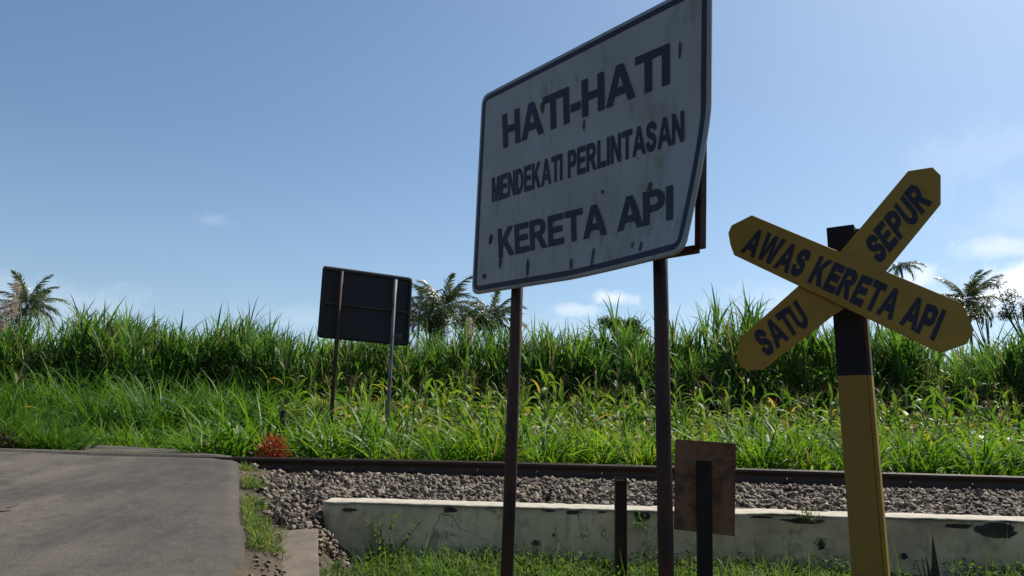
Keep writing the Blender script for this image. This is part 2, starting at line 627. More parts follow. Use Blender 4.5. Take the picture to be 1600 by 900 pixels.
def dens(poly, n):
    poly = np.array(poly)
    d = np.r_[0, np.cumsum(np.linalg.norm(np.diff(poly, axis=0), axis=1))]
    q = np.linspace(0, d[-1], n)
    return np.stack([np.interp(q, d, poly[:, 0]), np.interp(q, d, poly[:, 1])], 1)


a_, b_ = dens(rL, 40), dens(rR, 40)
LV = []
for i in range(40):
    for k in range(12):
        p = a_[i] + (b_[i] - a_[i]) * k / 11
        LV.append((p[0], p[1], float(road_z(p[1])) + .008 * mnoise.noise((p[0] * 2, p[1] * 2, 1)) - (.03 if k in (0, 11) else 0)))
me = mesh_np('lane', np.array(LV), grid_faces(12, 40), None, np.full(480, 2.0))
props(link('lane', me, None, MAT['asphalt']), kind='structure', label='grey lane turning left beyond the rails')

# ballast bed sheet (slope from the wall top to the far shoulder)
bx = np.arange(-3.0, 16.01, .1)
by = np.concatenate([np.arange(6.36, 9.9, .1)])
BX, BY = np.meshgrid(bx, by)


def bed_z(X, Y):
    z = np.interp(Y, [5.0, 6.3, 6.5, 7.75, 9.3, 9.9], [-.66, -.395, -.37, -.222, -.215, -.24])
    X = np.asarray(X, float)
    lo = np.interp(Y, [5.0, 6.3, 7.75, 9.3], [-.66, -.45, -.232, -.22])
    a = sst((X + 2.2) / .9)
    return EYE + lo * (1 - a) + z * a


BZ = bed_z(BX, BY) - .012
BZ = np.where((BY < 6.5) & (BX < -1.2), ground(BX, BY) - .03, BZ)
me = mesh_np('ballast_bed', np.stack([BX.ravel(), BY.ravel(), BZ.ravel()], 1), grid_faces(len(bx), len(by)))
bed = props(link('ballast_bed', me, None, MAT['bed']), kind='structure', label='sloping bed of grey crushed stone along the track')


# stones
def stone_mesh(i):
    bm = bmesh.new()
    for k in range(8):
        d = Vector((random.gauss(0, 1), random.gauss(0, 1), random.gauss(0, 1))).normalized()
        d = Vector((d.x * random.uniform(.75, 1.1), d.y * random.uniform(.6, .95), d.z * random.uniform(.35, .7)))
        bm.verts.new(d)
    r = bmesh.ops.convex_hull(bm, input=bm.verts)
    bmesh.ops.delete(bm, geom=[g for g in r['geom_interior'] if isinstance(g, bmesh.types.BMVert)], context='VERTS')
    bmesh.ops.triangulate(bm, faces=bm.faces)
    return bm_mesh('ballast_stone', bm)


stones = [stone_mesh(i) for i in range(14)]
for s in stones:
    s.materials.append(MAT['stone'])
S_V = []
S_T = []
for s in stones:
    vv = np.empty(len(s.vertices) * 3, np.float32)
    s.vertices.foreach_get('co', vv)
    S_V.append(vv.reshape(-1, 3))
    S_T.append(np.array([p.vertices[:] for p in s.polygons]))


def rand_rot(n, tilt=.75):
    out = []
    for i in range(n):
        e = Matrix.Rotation(random.uniform(0, 6.283), 3, 'Z') @ Matrix.Rotation(random.gauss(0, tilt), 3, 'X') @ Matrix.Rotation(random.gauss(0, tilt), 3, 'Y')
        out.append(np.array(e))
    return out


cand = []
N = 9400
for i in range(N):
    X = random.uniform(-2.75, 9.6) if i < 8500 else random.uniform(-2.5, -1.0)
    Y = random.uniform(6.42, 7.9) if i < 8500 else random.uniform(5.7, 7.2)
    if X > -1.5 and Y < 6.42:
        Y = random.uniform(6.42, 7.8)
    xr = np.interp(Y, RXR_Y, RXR_X)
    if X < xr + .12 + .3 * random.random():
        continue
    left = X < -1.35
    if left and Y < 6.2 and (X < -1.75 + .2 * random.random() or (Y < 5.75)):
        if random.random() < .75:
            continue
    size = random.choice([.016, .024, .03, .037, .046]) * random.uniform(.8, 1.15)
    if Y > 7.72:
        size *= .8
    gz = max(float(bed_z(X, Y)), ground1(X, Y) if X < -1.2 else -9)
    if left and Y < 6.35:
        gz = ground1(X, Y)
    cand.append((X, Y, gz + size * random.uniform(-.1, .45), size))
# stones between and beyond the rails, stones spilled at the wall's end
for i in range(900):
    X, Y = random.uniform(-2.9, 9.6), random.uniform(8.12, 9.7)
    if X < np.interp(Y, RXR_Y, RXR_X) + .2:
        continue
    size = random.uniform(.025, .042)
    cand.append((X, Y, float(bed_z(X, Y)) + size * .1, size))
for i in range(230):
    u_ = random.random()
    X = -1.56 + u_ * .50 + random.gauss(0, .05)
    Y = 5.90 - .30 * random.random() - u_ * .1
    size = random.uniform(.018, .042)
    cand.append((X, Y, ground1(X, Y) + size * random.uniform(.1, .6) + .10 * (1 - u_) * random.random(), size))
for i in range(150):
    X, Y = random.uniform(-1.85, -1.28), random.uniform(5.98, 6.6)
    size = random.uniform(.02, .045)
    cand.append((X, Y, max(ground1(X, Y), float(bed_z(X, Y)) - .03) + size * random.uniform(.1, .7), size))
cand.sort(key=lambda c: -(c[3] / c[1]) if -2.7 < c[0] < 5.2 and c[1] < 7.9 else 0)
rots = rand_rot(len(cand))
for i in range(300):
    X, Y, Z, s = cand[i]
    o = bpy.data.objects.new('stone', random.choice(stones))
    COL.objects.link(o)
    o.parent = bed
    o.matrix_local = Matrix.Translation((X, Y, Z)) @ Matrix(rots[i].tolist()).to_4x4() @ Matrix.Scale(s, 4)
VV, TT, TN = [], [], []
off = 0
for i in range(300, len(cand)):
    X, Y, Z, s = cand[i]
    k = random.randrange(len(stones))
    v = S_V[k] @ rots[i].T * s + np.array([X, Y, Z])
    VV.append(v)
    TT.append(S_T[k] + off)
    TN.append(np.full(len(v), random.random()))
    off += len(v)
me = mesh_np('ballast_gravel', np.concatenate(VV), None, np.concatenate(TT), np.concatenate(TN), smooth=False)
props(link('ballast_gravel', me, bed, MAT['stone']), kind='stuff')

# ------------------------------------------------------------------ retaining wall
wallt = thing('retaining_wall', 'low stained plaster wall with a pale mortar top below the ballast', 'wall', (-1.44, 6.0, EYE - .75))
WY = 6.0
nx, nz = 240, 10
V = []
xw = np.linspace(-1.35, 16, nx)


def wall_front(x, f):
    y = WY - .05 * (1 - f) + .012 * mnoise.noise((x * 2.1, f * 1.5, 2)) + .005 * mnoise.noise((x * 9, f * 6, 4))
    z = EYE - .86 + f * (.86 - .378)
    if x < -1.26:
        x = x + .10 * (1 - f)
    return (x, y, z)


for j in range(nz):
    for x in xw:
        V.append(wall_front(x, j / (nz - 1)))
Q = grid_faces(nx, nz)
b0 = len(V)
for j in range(nz):                      # end face
    fx, fy, fz = wall_front(xw[0], j / (nz - 1))
    V.append((fx - .004, WY + .40, fz))
EQ = [(b0 + j, j * nx, (j + 1) * nx, b0 + j + 1) for j in range(nz - 1)]
t0 = len(V)
for x in xw:
    V.append((x, WY + .40, EYE - .378))
TQ = [((nz - 1) * nx + i, (nz - 1) * nx + i + 1, t0 + i + 1, t0 + i) for i in range(nx - 1)]
me = mesh_np('wall_body', np.array(V) - np.array([-1.44, 6.0, EYE - .75]), np.concatenate([Q, EQ, TQ]))
link('wall_body', me, wallt, MAT['plaster'])
# coping: pale mortar cap with a ragged front lip
V = []
xc = np.arange(-1.33, 16, .035)
for x in xc:
    w1 = .006 * mnoise.noise((x * 5, 1, 1)) + .004 * mnoise.noise((x * 19, 1, 1))
    h1 = .008 * mnoise.noise((x * 2.7, 8, 1)) + .004 * mnoise.noise((x * 13, 8, 1))
    zt = EYE - .362 + h1
    V += [(x, WY - .012 + w1, zt - .013 + .008 * mnoise.noise((x * 8, 4, 2))), (x, WY - .016 + w1, zt - .008), (x, WY + .01 + w1, zt), (x, WY + .22, zt + .012), (x, WY + .41, zt + .004), (x, WY + .41, zt - .04)]
me = mesh_np('coping', np.array(V) - np.array([-1.44, 6.0, EYE - .75]), [(i * 6 + k, (i + 1) * 6 + k, (i + 1) * 6 + k + 1, i * 6 + k + 1) for i in range(len(xc) - 1) for k in range(5)])
link('coping', me, wallt, MAT['coping'])


def patch(px, py, rx, rz, name, mat, seed, dep=.006, topflat=False):
    """ragged shallow patch on the wall face"""
    c = at(px, py, WY - .02)
    bm = bmesh.new()
    n = 56
    rings = []
    for q in (1.0, .72, .4):
        loop = []
        for k in range(n):
            a = 2 * math.pi * k / n
            r = 1 + .38 * mnoise.noise((math.cos(a) * 1.3 + seed, math.sin(a) * 1.3, seed)) + .25 * mnoise.noise((math.cos(a) * 4 + seed, math.sin(a) * 4, seed)) + .14 * mnoise.noise((math.cos(a) * 13 + seed, math.sin(a) * 13, seed))
            x = c[0] + rx * r * q * math.cos(a)
            z = c[2] + rz * r * q * math.sin(a)
            if topflat:
                z = min(z, EYE - .380 - (1 - q) * .01)
            f = min(max((z - (EYE - .86)) / .482, 0), 1)
            loop.append(bm.verts.new((x, wall_front(x, f)[1] - dep - (0 if q == 1 else .004 * mnoise.noise((x * 60, z * 60, seed)) + .002), z)))
        rings.append(loop)
    for a_r, b_r in zip(rings, rings[1:]):
        for k in range(n):
            bm.faces.new((a_r[k], a_r[(k + 1) % n], b_r[(k + 1) % n], b_r[k]))
    bm.faces.new(rings[-1])
    bmesh.ops.translate(bm, verts=bm.verts, vec=(1.44, -6.0, -(EYE - .75)))
    link(name, bm_mesh(name, bm), wallt, mat)


for i, (px, py, rx, rz) in enumerate([(1560, 830, .16, .05), (1500, 822, .10, .016), (1258, 814, .16, .018), (1005, 806, .05, .045), (703, 797, .045, .02), (858, 797, .05, .014), (895, 801, .045, .014),
                                      (545, 797, .06, .012), (1190, 808, .09, .008), (940, 800, .03, .008)]):
    patch(px, py, rx, rz, 'fallen_plaster', MAT['masonry'], i * 3.1, .006, True)
for i, (px, py, rx, rz) in enumerate([(1283, 852, .026, .034), (1412, 869, .024, .02), (838, 848, .03, .022), (865, 836, .012, .012), (1250, 868, .05, .03)]):
    patch(px, py, rx, rz, 'weep_hole', MAT['masonry'] if i < 4 else MAT['plaster'], 40 + i * 2.3, .008)

# ------------------------------------------------------------------ rails
px_line = [(-400, 704), (0, 708), (363, 714), (720, 720.5), (1030, 728.5), (1150, 732), (1600, 745), (2000, 757)]
RY0 = 8.0
rp = np.array([at(a, b + .5, RY0) for a, b in px_line])


def rail_z(x):
    return float(np.interp(x, rp[:, 0], rp[:, 2])) if rp[0, 0] < x < rp[-1, 0] else float(rp[0, 2] if x <= rp[0, 0] else rp[-1, 2])


prof = [(-.055, 0), (.055, 0), (.055, .010), (.012, .026), (.008, .098), (.028, .108), (.030, .134), (.022, .141), (-.022, .141), (-.030, .134), (-.028, .108), (-.008, .098), (-.012, .026), (-.055, .010)]


def make_rail(Yc, label):
    o = thing('rail', label, 'rail', (0, Yc, EYE - .21), 'rails of the track')
    xs_ = np.linspace(-16, 18, 80)
    V = []
    for x in xs_:
        zt = rail_z(x)
        for (a, b) in prof:
            V.append((x, a, zt - .141 + b - (EYE - .21)))
    n = len(prof)
    Q = [(i * n + k, (i + 1) * n + k, (i + 1) * n + (k + 1) % n, i * n + (k + 1) % n) for i in range(len(xs_) - 1) for k in range(n)]
    me = mesh_np('rail_bar', np.array(V), Q, smooth=False)
    link('rail_bar', me, o, MAT['rust_rail'])
    return o


railN = make_rail(RY0, 'rusty steel rail running above the ballast, the nearer of the two')
railF = make_rail(RY0 + 1.067, 'rusty steel rail at the foot of the tall grass, behind the nearer rail')
# spring clips along the foot of the near rail
cpts = [(-.03, -.052, .0), (-.03, -.085, .012), (-.012, -.10, .035), (0, -.085, .052), (.014, -.06, .028), (.03, -.055, .0), (.03, -.10, -.01)]
clip_me = bm_mesh('rail_clip', tube(cpts, .008, 6), True)
clip_me.materials.append(MAT['rust_rail'])
for k in range(-3, 13):
    px = 475 + 93.3 * k
    x = px2x(px, RY0)
    if x < -2.6 or x > 7:
        continue
    o = bpy.data.objects.new('rail_clip', clip_me)
    COL.objects.link(o)
    o.parent = railN
    o.location = (x, .0, rail_z(x) - .141 - (EYE - .21) + .012)
    o.rotation_euler = (0, 0, random.uniform(-.2, .2))


# ------------------------------------------------------------------ lettering helper
def arc(cx, cy, rx, ry, a0, a1, n=9):
    return [(cx + rx * math.cos(math.radians(a0 + (a1 - a0) * k / n)), cy + ry * math.sin(math.radians(a0 + (a1 - a0) * k / n))) for k in range(n + 1)]


def s_shape():
    pts = [(.70, .72), (.66, .84), (.54, .905), (.40, .915), (.25, .89), (.155, .82), (.14, .72), (.20, .62), (.33, .56), (.50, .50), (.63, .43), (.675, .31), (.63, .18), (.52, .10), (.39, .085), (.25, .11), (.15, .19), (.105, .31)]
    P = [Vector(p) for p in pts]
    C_ = []
    for k in range(len(P) - 1):
        p0, p1, p2, p3 = P[max(k - 1, 0)], P[k], P[k + 1], P[min(k + 2, len(P) - 1)]
        for f in (0, .5):
            C_.append(.5 * ((2 * p1) + (p2 - p0) * f + (2 * p0 - 5 * p1 + 4 * p2 - p3) * f * f + (3 * p1 - p0 - 3 * p2 + p3) * f ** 3))
    C_.append(P[-1])
    L_, R_ = [], []
    for k, p in enumerate(C_):
        d = (C_[min(k + 1, len(C_) - 1)] - C_[max(k - 1, 0)]).normalized()
        n = Vector((-d.y, d.x)) * .095
        L_.append(tuple(p + n))
        R_.append(tuple(p - n))
    return L_ + R_[::-1]


GLY = {
    'H': (.82, [[(0, 0), (.2, 0), (.2, .42), (.62, .42), (.62, 0), (.82, 0), (.82, 1), (.62, 1), (.62, .59), (.2, .59), (.2, 1), (0, 1)]]),
    'I': (.2, [[(0, 0), (.2, 0), (.2, 1), (0, 1)]]),
    'T': (.82, [[(.31, 0), (.51, 0), (.51, .83), (.82, .83), (.82, 1), (0, 1), (0, .83), (.31, .83)]]),
    'E': (.76, [[(0, 0), (.76, 0), (.76, .17), (.2, .17), (.2, .43), (.69, .43), (.69, .59), (.2, .59), (.2, .83), (.74, .83), (.74, 1), (0, 1)]]),
    'L': (.72, [[(0, 0), (.72, 0), (.72, .17), (.2, .17), (.2, 1), (0, 1)]]),
    '-': (.36, [[(0, .27), (.36, .27), (.36, .45), (0, .45)]]),
    'N': (.82, [[(0, 0), (.19, 0), (.19, .66), (.62, 0), (.82, 0), (.82, 1), (.63, 1), (.63, .34), (.2, 1), (0, 1)]]),
    'M': (1.0, [[(0, 0), (.19, 0), (.19, .76), (.40, 0), (.60, 0), (.81, .76), (.81, 0), (1, 0), (1, 1), (.70, 1), (.50, .30), (.30, 1), (0, 1)]]),
    'A': (1.0, [[(0, 0), (.21, 0), (.29, .22), (.71, .22), (.79, 0), (1, 0), (.61, 1), (.39, 1)], [(.35, .39), (.65, .39), (.5, .79)]]),
    'K': (.9, [[(0, 0), (.2, 0), (.2, .30), (.33, .44), (.64, 0), (.9, 0), (.47, .58), (.87, 1), (.61, 1), (.2, .56), (.2, 1), (0, 1)]]),
    'W': (1.33, [[(0, 1), (.26, 0), (.47, 0), (.665, .71), (.85, 0), (1.07, 0), (1.33, 1), (1.12, 1), (.96, .30), (.79, 1), (.54, 1), (.36, .30), (.21, 1)]]),
    'D': (.84, [[(0, 0), (.36, 0)] + arc(.36, .5, .48, .5, -80, 80) + [(.36, 1), (0, 1)], [(.2, .17), (.35, .17)] + arc(.35, .5, .28, .33, -80, 80) + [(.35, .83), (.2, .83)]]),
    'P': (.78, [[(0, 0), (.2, 0), (.2, .38), (.46, .38)] + arc(.46, .69, .32, .31, -80, 80) + [(.46, 1), (0, 1)], [(.2, .54), (.43, .54)] + arc(.43, .69, .14, .15, -70, 70, 6) + [(.43, .84), (.2, .84)]]),
    'R': (.88, [[(0, 0), (.2, 0), (.2, .42), (.34, .42), (.64, 0), (.88, 0), (.57, .44)] + arc(.49, .72, .32, .28, -60, 80) + [(.48, 1), (0, 1)], [(.2, .57), (.45, .57)] + arc(.45, .705, .15, .135, -70, 70, 6) + [(.45, .84), (.2, .84)]]),
    'U': (.82, [[(0, 1), (0, .37)] + arc(.41, .37, .41, .385, 185, 355, 14) + [(.82, .37), (.82, 1), (.62, 1), (.62, .37)] + arc(.41, .37, .21, .21, -5, -175, 10) + [(.2, .37), (.2, 1)]]),
    'S': (.79, [s_shape()]),
}


def embolden(cs, d):
    out = []
    for ci, c in enumerate(cs):
        n = len(c)
        area = sum(c[i][0] * c[(i + 1) % n][1] - c[(i + 1) % n][0] * c[i][1] for i in range(n))
        sg = (1 if area > 0 else -1) * (1 if ci == 0 else -1) * d
        q = []
        for i in range(n):
            a, b, e = Vector(c[i - 1]), Vector(c[i]), Vector(c[(i + 1) % n])
            if (b - a).length < 1e-6 or (e - b).length < 1e-6:
                q.append(tuple(b))
                continue
            n1, n2 = (b - a).normalized(), (e - b).normalized()
            n1, n2 = Vector((n1.y, -n1.x)), Vector((n2.y, -n2.x))
            m_ = (n1 + n2)
            m_ = m_ / max(m_.length_squared / 2, .55)
            q.append(tuple(b + m_ * sg))
        out.append(q)
    return out


def text_mesh(s, track=.12, rough=0.0, bold=0.02):
    """bold upright capitals drawn as flat polygons, scaled into the unit square"""
    from mathutils.geometry import tessellate_polygon
    V, Fc = [], []
    x = 0.0
    for ch in s:
        if ch == ' ':
            x += .47
            continue
        w, cs = GLY[ch]
        cs = embolden(cs, bold)
        jx, jy = (random.uniform(-.02, .02), random.uniform(-.025, .025)) if rough else (0, 0)
        cs = [[(a + x + jx + rough * mnoise.noise((a * 4 + x, b * 4, 1)), b + jy + rough * mnoise.noise((a * 4 + x, b * 4, 9))) for a, b in c] for c in cs]
        tri = tessellate_polygon([[Vector((a, b, 0)) for a, b in c] for c in cs])
        o = len(V)
        V += [p for c in cs for p in c]
        Fc += [tuple(o + i for i in t) for t in tri]
        x += w + (track if not (ch in 'AT' and track < .2) else track * .55)
    vv = np.array(V)
    lo, hi = vv.min(0), vv.max(0)
    out = []
    for f in Fc:
        a, b, c = (vv[i] for i in f)
        out.append(f if (b[0] - a[0]) * (c[1] - a[1]) - (b[1] - a[1]) * (c[0] - a[0]) > 0 else f[::-1])
    return (vv - lo) / (hi - lo), out


def plane_uv(px, py, P0, u, v, n):
    d = ray(px, py)
    k = np.dot(P0 - CAMP, n) / np.dot(d, n)
    q = CAMP + d * k - P0
    return np.array([np.dot(q, u), np.dot(q, v)])


def lettering(s, quad, P0, u, v, n, parent, origin, mat, warp=None, rough=0.0, lift=.0025, track=.12, bold=.02):
    """quad: photo pixels TL, TR, BR, BL of the printed word on the plane"""
    uv, fc = text_mesh(s, track, rough, bold)
    c = [plane_uv(x, y, P0, u, v, n) for x, y in quad]
    a = uv[:, :1]
    b = uv[:, 1:]
    q = (c[3] * (1 - a) + c[2] * a) * (1 - b) + (c[0] * (1 - a) + c[1] * a) * b
    V = []
    for s_, t_ in q:
        p = P0 + u * s_ + v * t_
        if warp:                                   # lies on the bent sheet
            h0 = np.dot(CAMP - P0, n)
            for _ in range(3):
                k = 1 - (warp(np.dot(p - P0, u), np.dot(p - P0, v)) - np.dot(p - P0, n)) / h0
                p = CAMP + (p - CAMP) * k
        V.append(p + n * lift - origin)
    me = bpy.data.meshes.new('lettering')
    me.from_pydata([tuple(p) for p in V], [], fc)
    me.update()
    # face the printed side
    if me.polygons and np.dot(np.array(me.polygons[0].normal), n) < 0:
        me.flip_normals()
    return link('lettering', me, parent, mat)


# ------------------------------------------------------------------ big warning sign
P0 = np.array([-0.199, 4.115, 1.973]) + CAMP
bu = np.array([0.5825, -0.8106, -0.0604]); bu /= np.linalg.norm(bu)
bv = np.array([0.0162, -0.0627, 0.9979]); bv -= bu * bv.dot(bu); bv /= np.linalg.norm(bv)
bn = np.cross(bu, bv)
if bn.dot(P0 - CAMP) > 0:
    bn = -bn
BW, BH = 1.632, 1.13
base = np.array([P0[0] + .4 * bu[0], P0[1] + .4 * bu[1], 0.2])
sign = thing('warning_sign', 'large stained white board lettered HATI-HATI on two rusty posts, lower right corner bent', 'sign', tuple(base))


def warp(s, t_):
    q = s / BW + (-t_) / BH - 1.46
    return .145 * (max(q, 0) / .54) ** 1.25


def rounded(s, t_, W_, H_, r):
    """clamp a point of a rectangle (0..W, -H..0) into rounded corners"""
    cx = min(max(s, r), W_ - r)
    cy = min(max(t_, -H_ + r), -r)
    dx, dy = s - cx, t_ - cy
    d = math.hypot(dx, dy)
    if d > r:
        s, t_ = cx + dx * r / d, cy + dy * r / d
    return s, t_


def board(W_, H_, r, fn, nx_, ny_):
    V = []
    for j in range(ny_):
        for i in range(nx_):
            s, t_ = W_ * i / (nx_ - 1), -H_ * j / (ny_ - 1)
            s, t_ = rounded(s, t_, W_, H_, r)
            V.append(fn(s, t_))
    return np.array(V), grid_faces(nx_, ny_)


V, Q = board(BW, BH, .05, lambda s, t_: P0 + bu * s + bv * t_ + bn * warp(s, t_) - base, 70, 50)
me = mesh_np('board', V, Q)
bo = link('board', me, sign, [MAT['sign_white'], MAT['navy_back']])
sm = bo.modifiers.new('thickness', 'SOLIDIFY')
sm.thickness = .012
# make the sheet grow backwards from the printed face
if np.dot(np.array(me.polygons[0].normal), bn) < 0:
    me.flip_normals()
sm.offset = -1
sm.material_offset = 1
sm.material_offset_rim = 0
# raised lip of the board on top and sides, printed border
def border(off, wid, r, lift, mat, name):
    loop = []
    n = 12
    W_, H_ = BW - 2 * off, BH - 2 * off
    def path(o):
        pts = []
        rr = max(r - o, .008)
        w_, h_ = W_ - 2 * o, H_ - 2 * o
        segs = [((rr, 0), (w_ - rr, 0), (w_ - rr, -rr), 90), ((w_, -rr), (w_, -h_ + rr), (w_ - rr, -h_ + rr), 0), ((w_ - rr, -h_), (rr, -h_), (rr, -h_ + rr), -90), ((0, -h_ + rr), (0, -rr), (rr, -rr), 180)]
        for (a, b, c, ang) in segs:
            for k in range(24):
                f = k / 24
                pts.append((a[0] + (b[0] - a[0]) * f, a[1] + (b[1] - a[1]) * f))
            for k in range(6):
                g = math.radians(ang - 90 * k / 6)
                pts.append((c[0] + rr * math.cos(g), c[1] + rr * math.sin(g)))
        return [(off + o + x, -off - o + y) for x, y in pts]
    A, B = path(0), path(wid)
    V = [P0 + bu * s + bv * t_ + bn * (warp(s, t_) + lift) - base for s, t_ in A + B]
    n = len(A)
    me = mesh_np(name, np.array(V), [(k, (k + 1) % n, n + (k + 1) % n, n + k) for k in range(n)], smooth=False)
    return link(name, me, bo, mat)


border(.017, .026, .05, .002, MAT['letter'], 'printed_border')
for s, quad, sp in (('HATI-HATI', [(785, 180), (1047, 67), (1047, 131), (787, 232)], .10),
                    ('MENDEKATI PERLINTASAN', [(769, 278), (1069, 172), (1069, 221), (769, 317)], .14),
                    ('KERETA API', [(778, 358), (1052, 289), (1052, 343), (780, 403)], .10)):
    lettering(s, quad, P0, bu, bv, bn, bo, base, MAT['letter'], warp, 0.0, .0035, sp, .022)


# dark drips and moss marks dried onto the sheet
MAT['stain'] = paint('stain', (.06, .066, .05), .5, .9, .1)
for i, (px, py, w_, h_) in enumerate([(825, 417, 2.2, 14), (930, 403, 2, 17), (893, 413, 2, 9), (1004, 386, 2, 6), (1021, 389, 2, 9), (1018, 296, 3.5, 11), (767, 374, 2.5, 8), (757, 432, 3, 4), (1063, 78, 2, 13), (913, 196, 1.5, 9), (942, 300, 2, 3), (782, 410, 2, 10), (1023, 335, 2.5, 6), (848, 168, 3, 9)]):
    c_ = plane_uv(px, py, P0, bu, bv, bn)
    e_ = plane_uv(px + w_, py, P0, bu, bv, bn)
    f_ = plane_uv(px, py + h_, P0, bu, bv, bn)
    rw, rh = abs(e_[0] - c_[0]), abs(f_[1] - c_[1])
    V = []
    for k in range(22):
        a = 2 * math.pi * k / 22
        q = 1 + .5 * mnoise.noise((math.cos(a) * 2 + i * 5, math.sin(a) * 2, i))
        s_, t_ = c_[0] + rw * q * math.cos(a), c_[1] + rh * q * math.sin(a)
        V.append(P0 + bu * s_ + bv * t_ + bn * (warp(s_, t_) + .0045) - base)
    me = bpy.data.meshes.new('stain')
    me.from_pydata([tuple(p) for p in V], [], [tuple(range(22))])
    link('stain', me, bo, MAT['stain'])


def onboard(s, t_, back):
    return P0 + bu * s + bv * t_ - bn * back


# rusty angle frame behind the sheet
FR = .05
fb = .04
c4 = [(FR, -FR), (BW - .075, -FR), (BW - .075, -BH + .05), (FR, -BH + .05)]
for k in range(4):
    a, b = c4[k], c4[(k + 1) % 4]
    p, q = onboard(*a, fb), onboard(*b, fb)
    if k % 2 == 0:
        e = (q - p) / np.linalg.norm(q - p) * .0155
        p, q = p + e, q - e
    link('frame_bar', bm_mesh('frame_bar', bar(p - base, q - base, .036, .03, bn)), sign, MAT['rust'])
p, q = onboard(FR, -BH * .5, fb), onboard(BW - FR, -BH * .5, fb)
e = (q - p) / np.linalg.norm(q - p) * .02
link('frame_bar', bm_mesh('frame_bar', bar(p + e - base, q - e - base, .034, .03, bn)), sign, MAT['rust'])
for (s_, pxs) in ((None, ((808, 456), (792, 900), 4.32)), (None, ((1032, 418), (1041, 900), 3.30))):
    (xa, ya), (xb, yb), Yd = pxs
    d = ray(xa, ya)
    k = np.dot(P0 - bn * .088 - CAMP, bn) / np.dot(d, bn)
    top = CAMP + d * k
    d2 = ray(xb, yb)
    low = CAMP + d2 * (top[1] / d2[1])
    ax = (top - low) / np.linalg.norm(top - low)
    T_ = top + ax * 1.02
    B_ = top - ax * ((top[2] - ground1(top[0], top[1]) + .2) / ax[2])
    link('post', bm_mesh('post', tube([B_ - base, (B_ + T_) / 2 - base, T_ - base], .031, 14), True), sign, MAT['rust'])

# ------------------------------------------------------------------ far sign seen from behind
S0 = np.array([-2.952, 11.949, 2.814]) + CAMP
su = np.array([.8838, .4679, -.0013]); su /= np.linalg.norm(su)
sv = np.array([0, 0, 1.0])
sn = np.cross(su, sv)
if sn.dot(S0 - CAMP) > 0:
    sn = -sn
SW, SH = 1.486, 1.13
sb = np.array([S0[0] + .65, S0[1] + .35, ground1(S0[0] + .65, S0[1] + .35)])
fsign = thing('warning_sign', 'dark back of a signboard on two thin posts beyond the rails', 'sign', tuple(sb))
V, Q = board(SW, SH, .045, lambda s, t_: S0 + su * s + sv * t_ - sb, 30, 24)
me = mesh_np('board', V, Q)
o = link('board', me, fsign, MAT['navy_back'])
md = o.modifiers.new('thickness', 'SOLIDIFY')
md.thickness = .012
md.offset = 0


def fs(s, t_, f):
    return S0 + su * s + sv * t_ + sn * f - sb


for (a, b) in (((.04, -.05), (SW - .04, -.05)), ((.04, -.055 - .02), (.04, -SH + .05)), ((SW - .04, -.075), (SW - .04, -SH + .05)), ((.06, -SH + .035), (SW - .06, -SH + .035))):
    link('frame_bar', bm_mesh('frame_bar', bar(fs(*a, .026), fs(*b, .026), .034, .03, sn)), fsign, MAT['navy_back'])
link('frame_bar', bm_mesh('frame_bar', bar(fs(.062, -SH * .52, .026), fs(SW - .062, -SH * .52, .026), .034, .03, sn)), fsign, MAT['dark_rust'])
for (xa, ya, xb, yb, mat) in ((534, 424, 517, 660, MAT['rust']), (618, 437, 605, 660, MAT['galv'])):
    d = ray(xa, ya)
    k = np.dot(S0 + sn * .075 - CAMP, sn) / np.dot(d, sn)
    top = CAMP + d * k
    low = CAMP + ray(xb, yb) * (top[1] / ray(xb, yb)[1])
    ax = (top - low) / np.linalg.norm(top - low)
    gl = top - ax * ((top[2] - ground1(top[0], top[1]) + .2) / ax[2])
    po = link('post', bm_mesh('post', tube([gl - sb, (gl + top) / 2 - sb, top - sb], .031, 12), True), fsign, mat)
    po['label'] = 'rusty brown post' if mat is MAT['rust'] else 'grey galvanised post'
# pale worn mark at the lower right of the sheet
link('patch_plate', bm_mesh('patch_plate', bar(fs(1.2, -1.0, .008), fs(1.36, -1.0, .008), .004, .09, sn, 0)), fsign, MAT['old_patch'])

# ------------------------------------------------------------------ crossing sign (yellow X)
C0 = at(1322, 430, 3.93)
yaw = math.radians(21)
cu_ = np.array([math.cos(yaw), -math.sin(yaw), 0.0])
cv_ = np.array([0, 0, 1.0])
cn = np.array([-math.sin(yaw), -math.cos(yaw), 0.0])
ptop = at(1315, 357, 4.0)
pbot = at(1358, 900, 3.98)
ax = (ptop - pbot) / np.linalg.norm(ptop - pbot)
foot = ptop - ax * ((ptop[2] - ground1(ptop[0], 4.0) + .15) / ax[2])
cb = np.array([foot[0], foot[1], ground1(foot[0], foot[1])])
cross = thing('crossing_sign', 'yellow X boards lettered AWAS KERETA API on a yellow and black post', 'sign', tuple(cb))
split = at(1332, 588, 4.0)
kk = (split[2] - foot[2]) / ax[2]
pw = .137
pu = np.array([math.cos(math.radians(32)), -math.sin(math.radians(32)), 0])
lowp = foot + ax * kk
link('post', bm_mesh('post', bar(foot - cb, lowp - cb, pw, pw * .8, pu, .05)), cross, MAT['post_yellow'])['label'] = 'yellow lower post'
link('post', bm_mesh('post', bar(lowp - cb, ptop - cb, pw * .985, pw * .785, pu, .05)), cross, MAT['paint_black'])['label'] = 'black upper post'
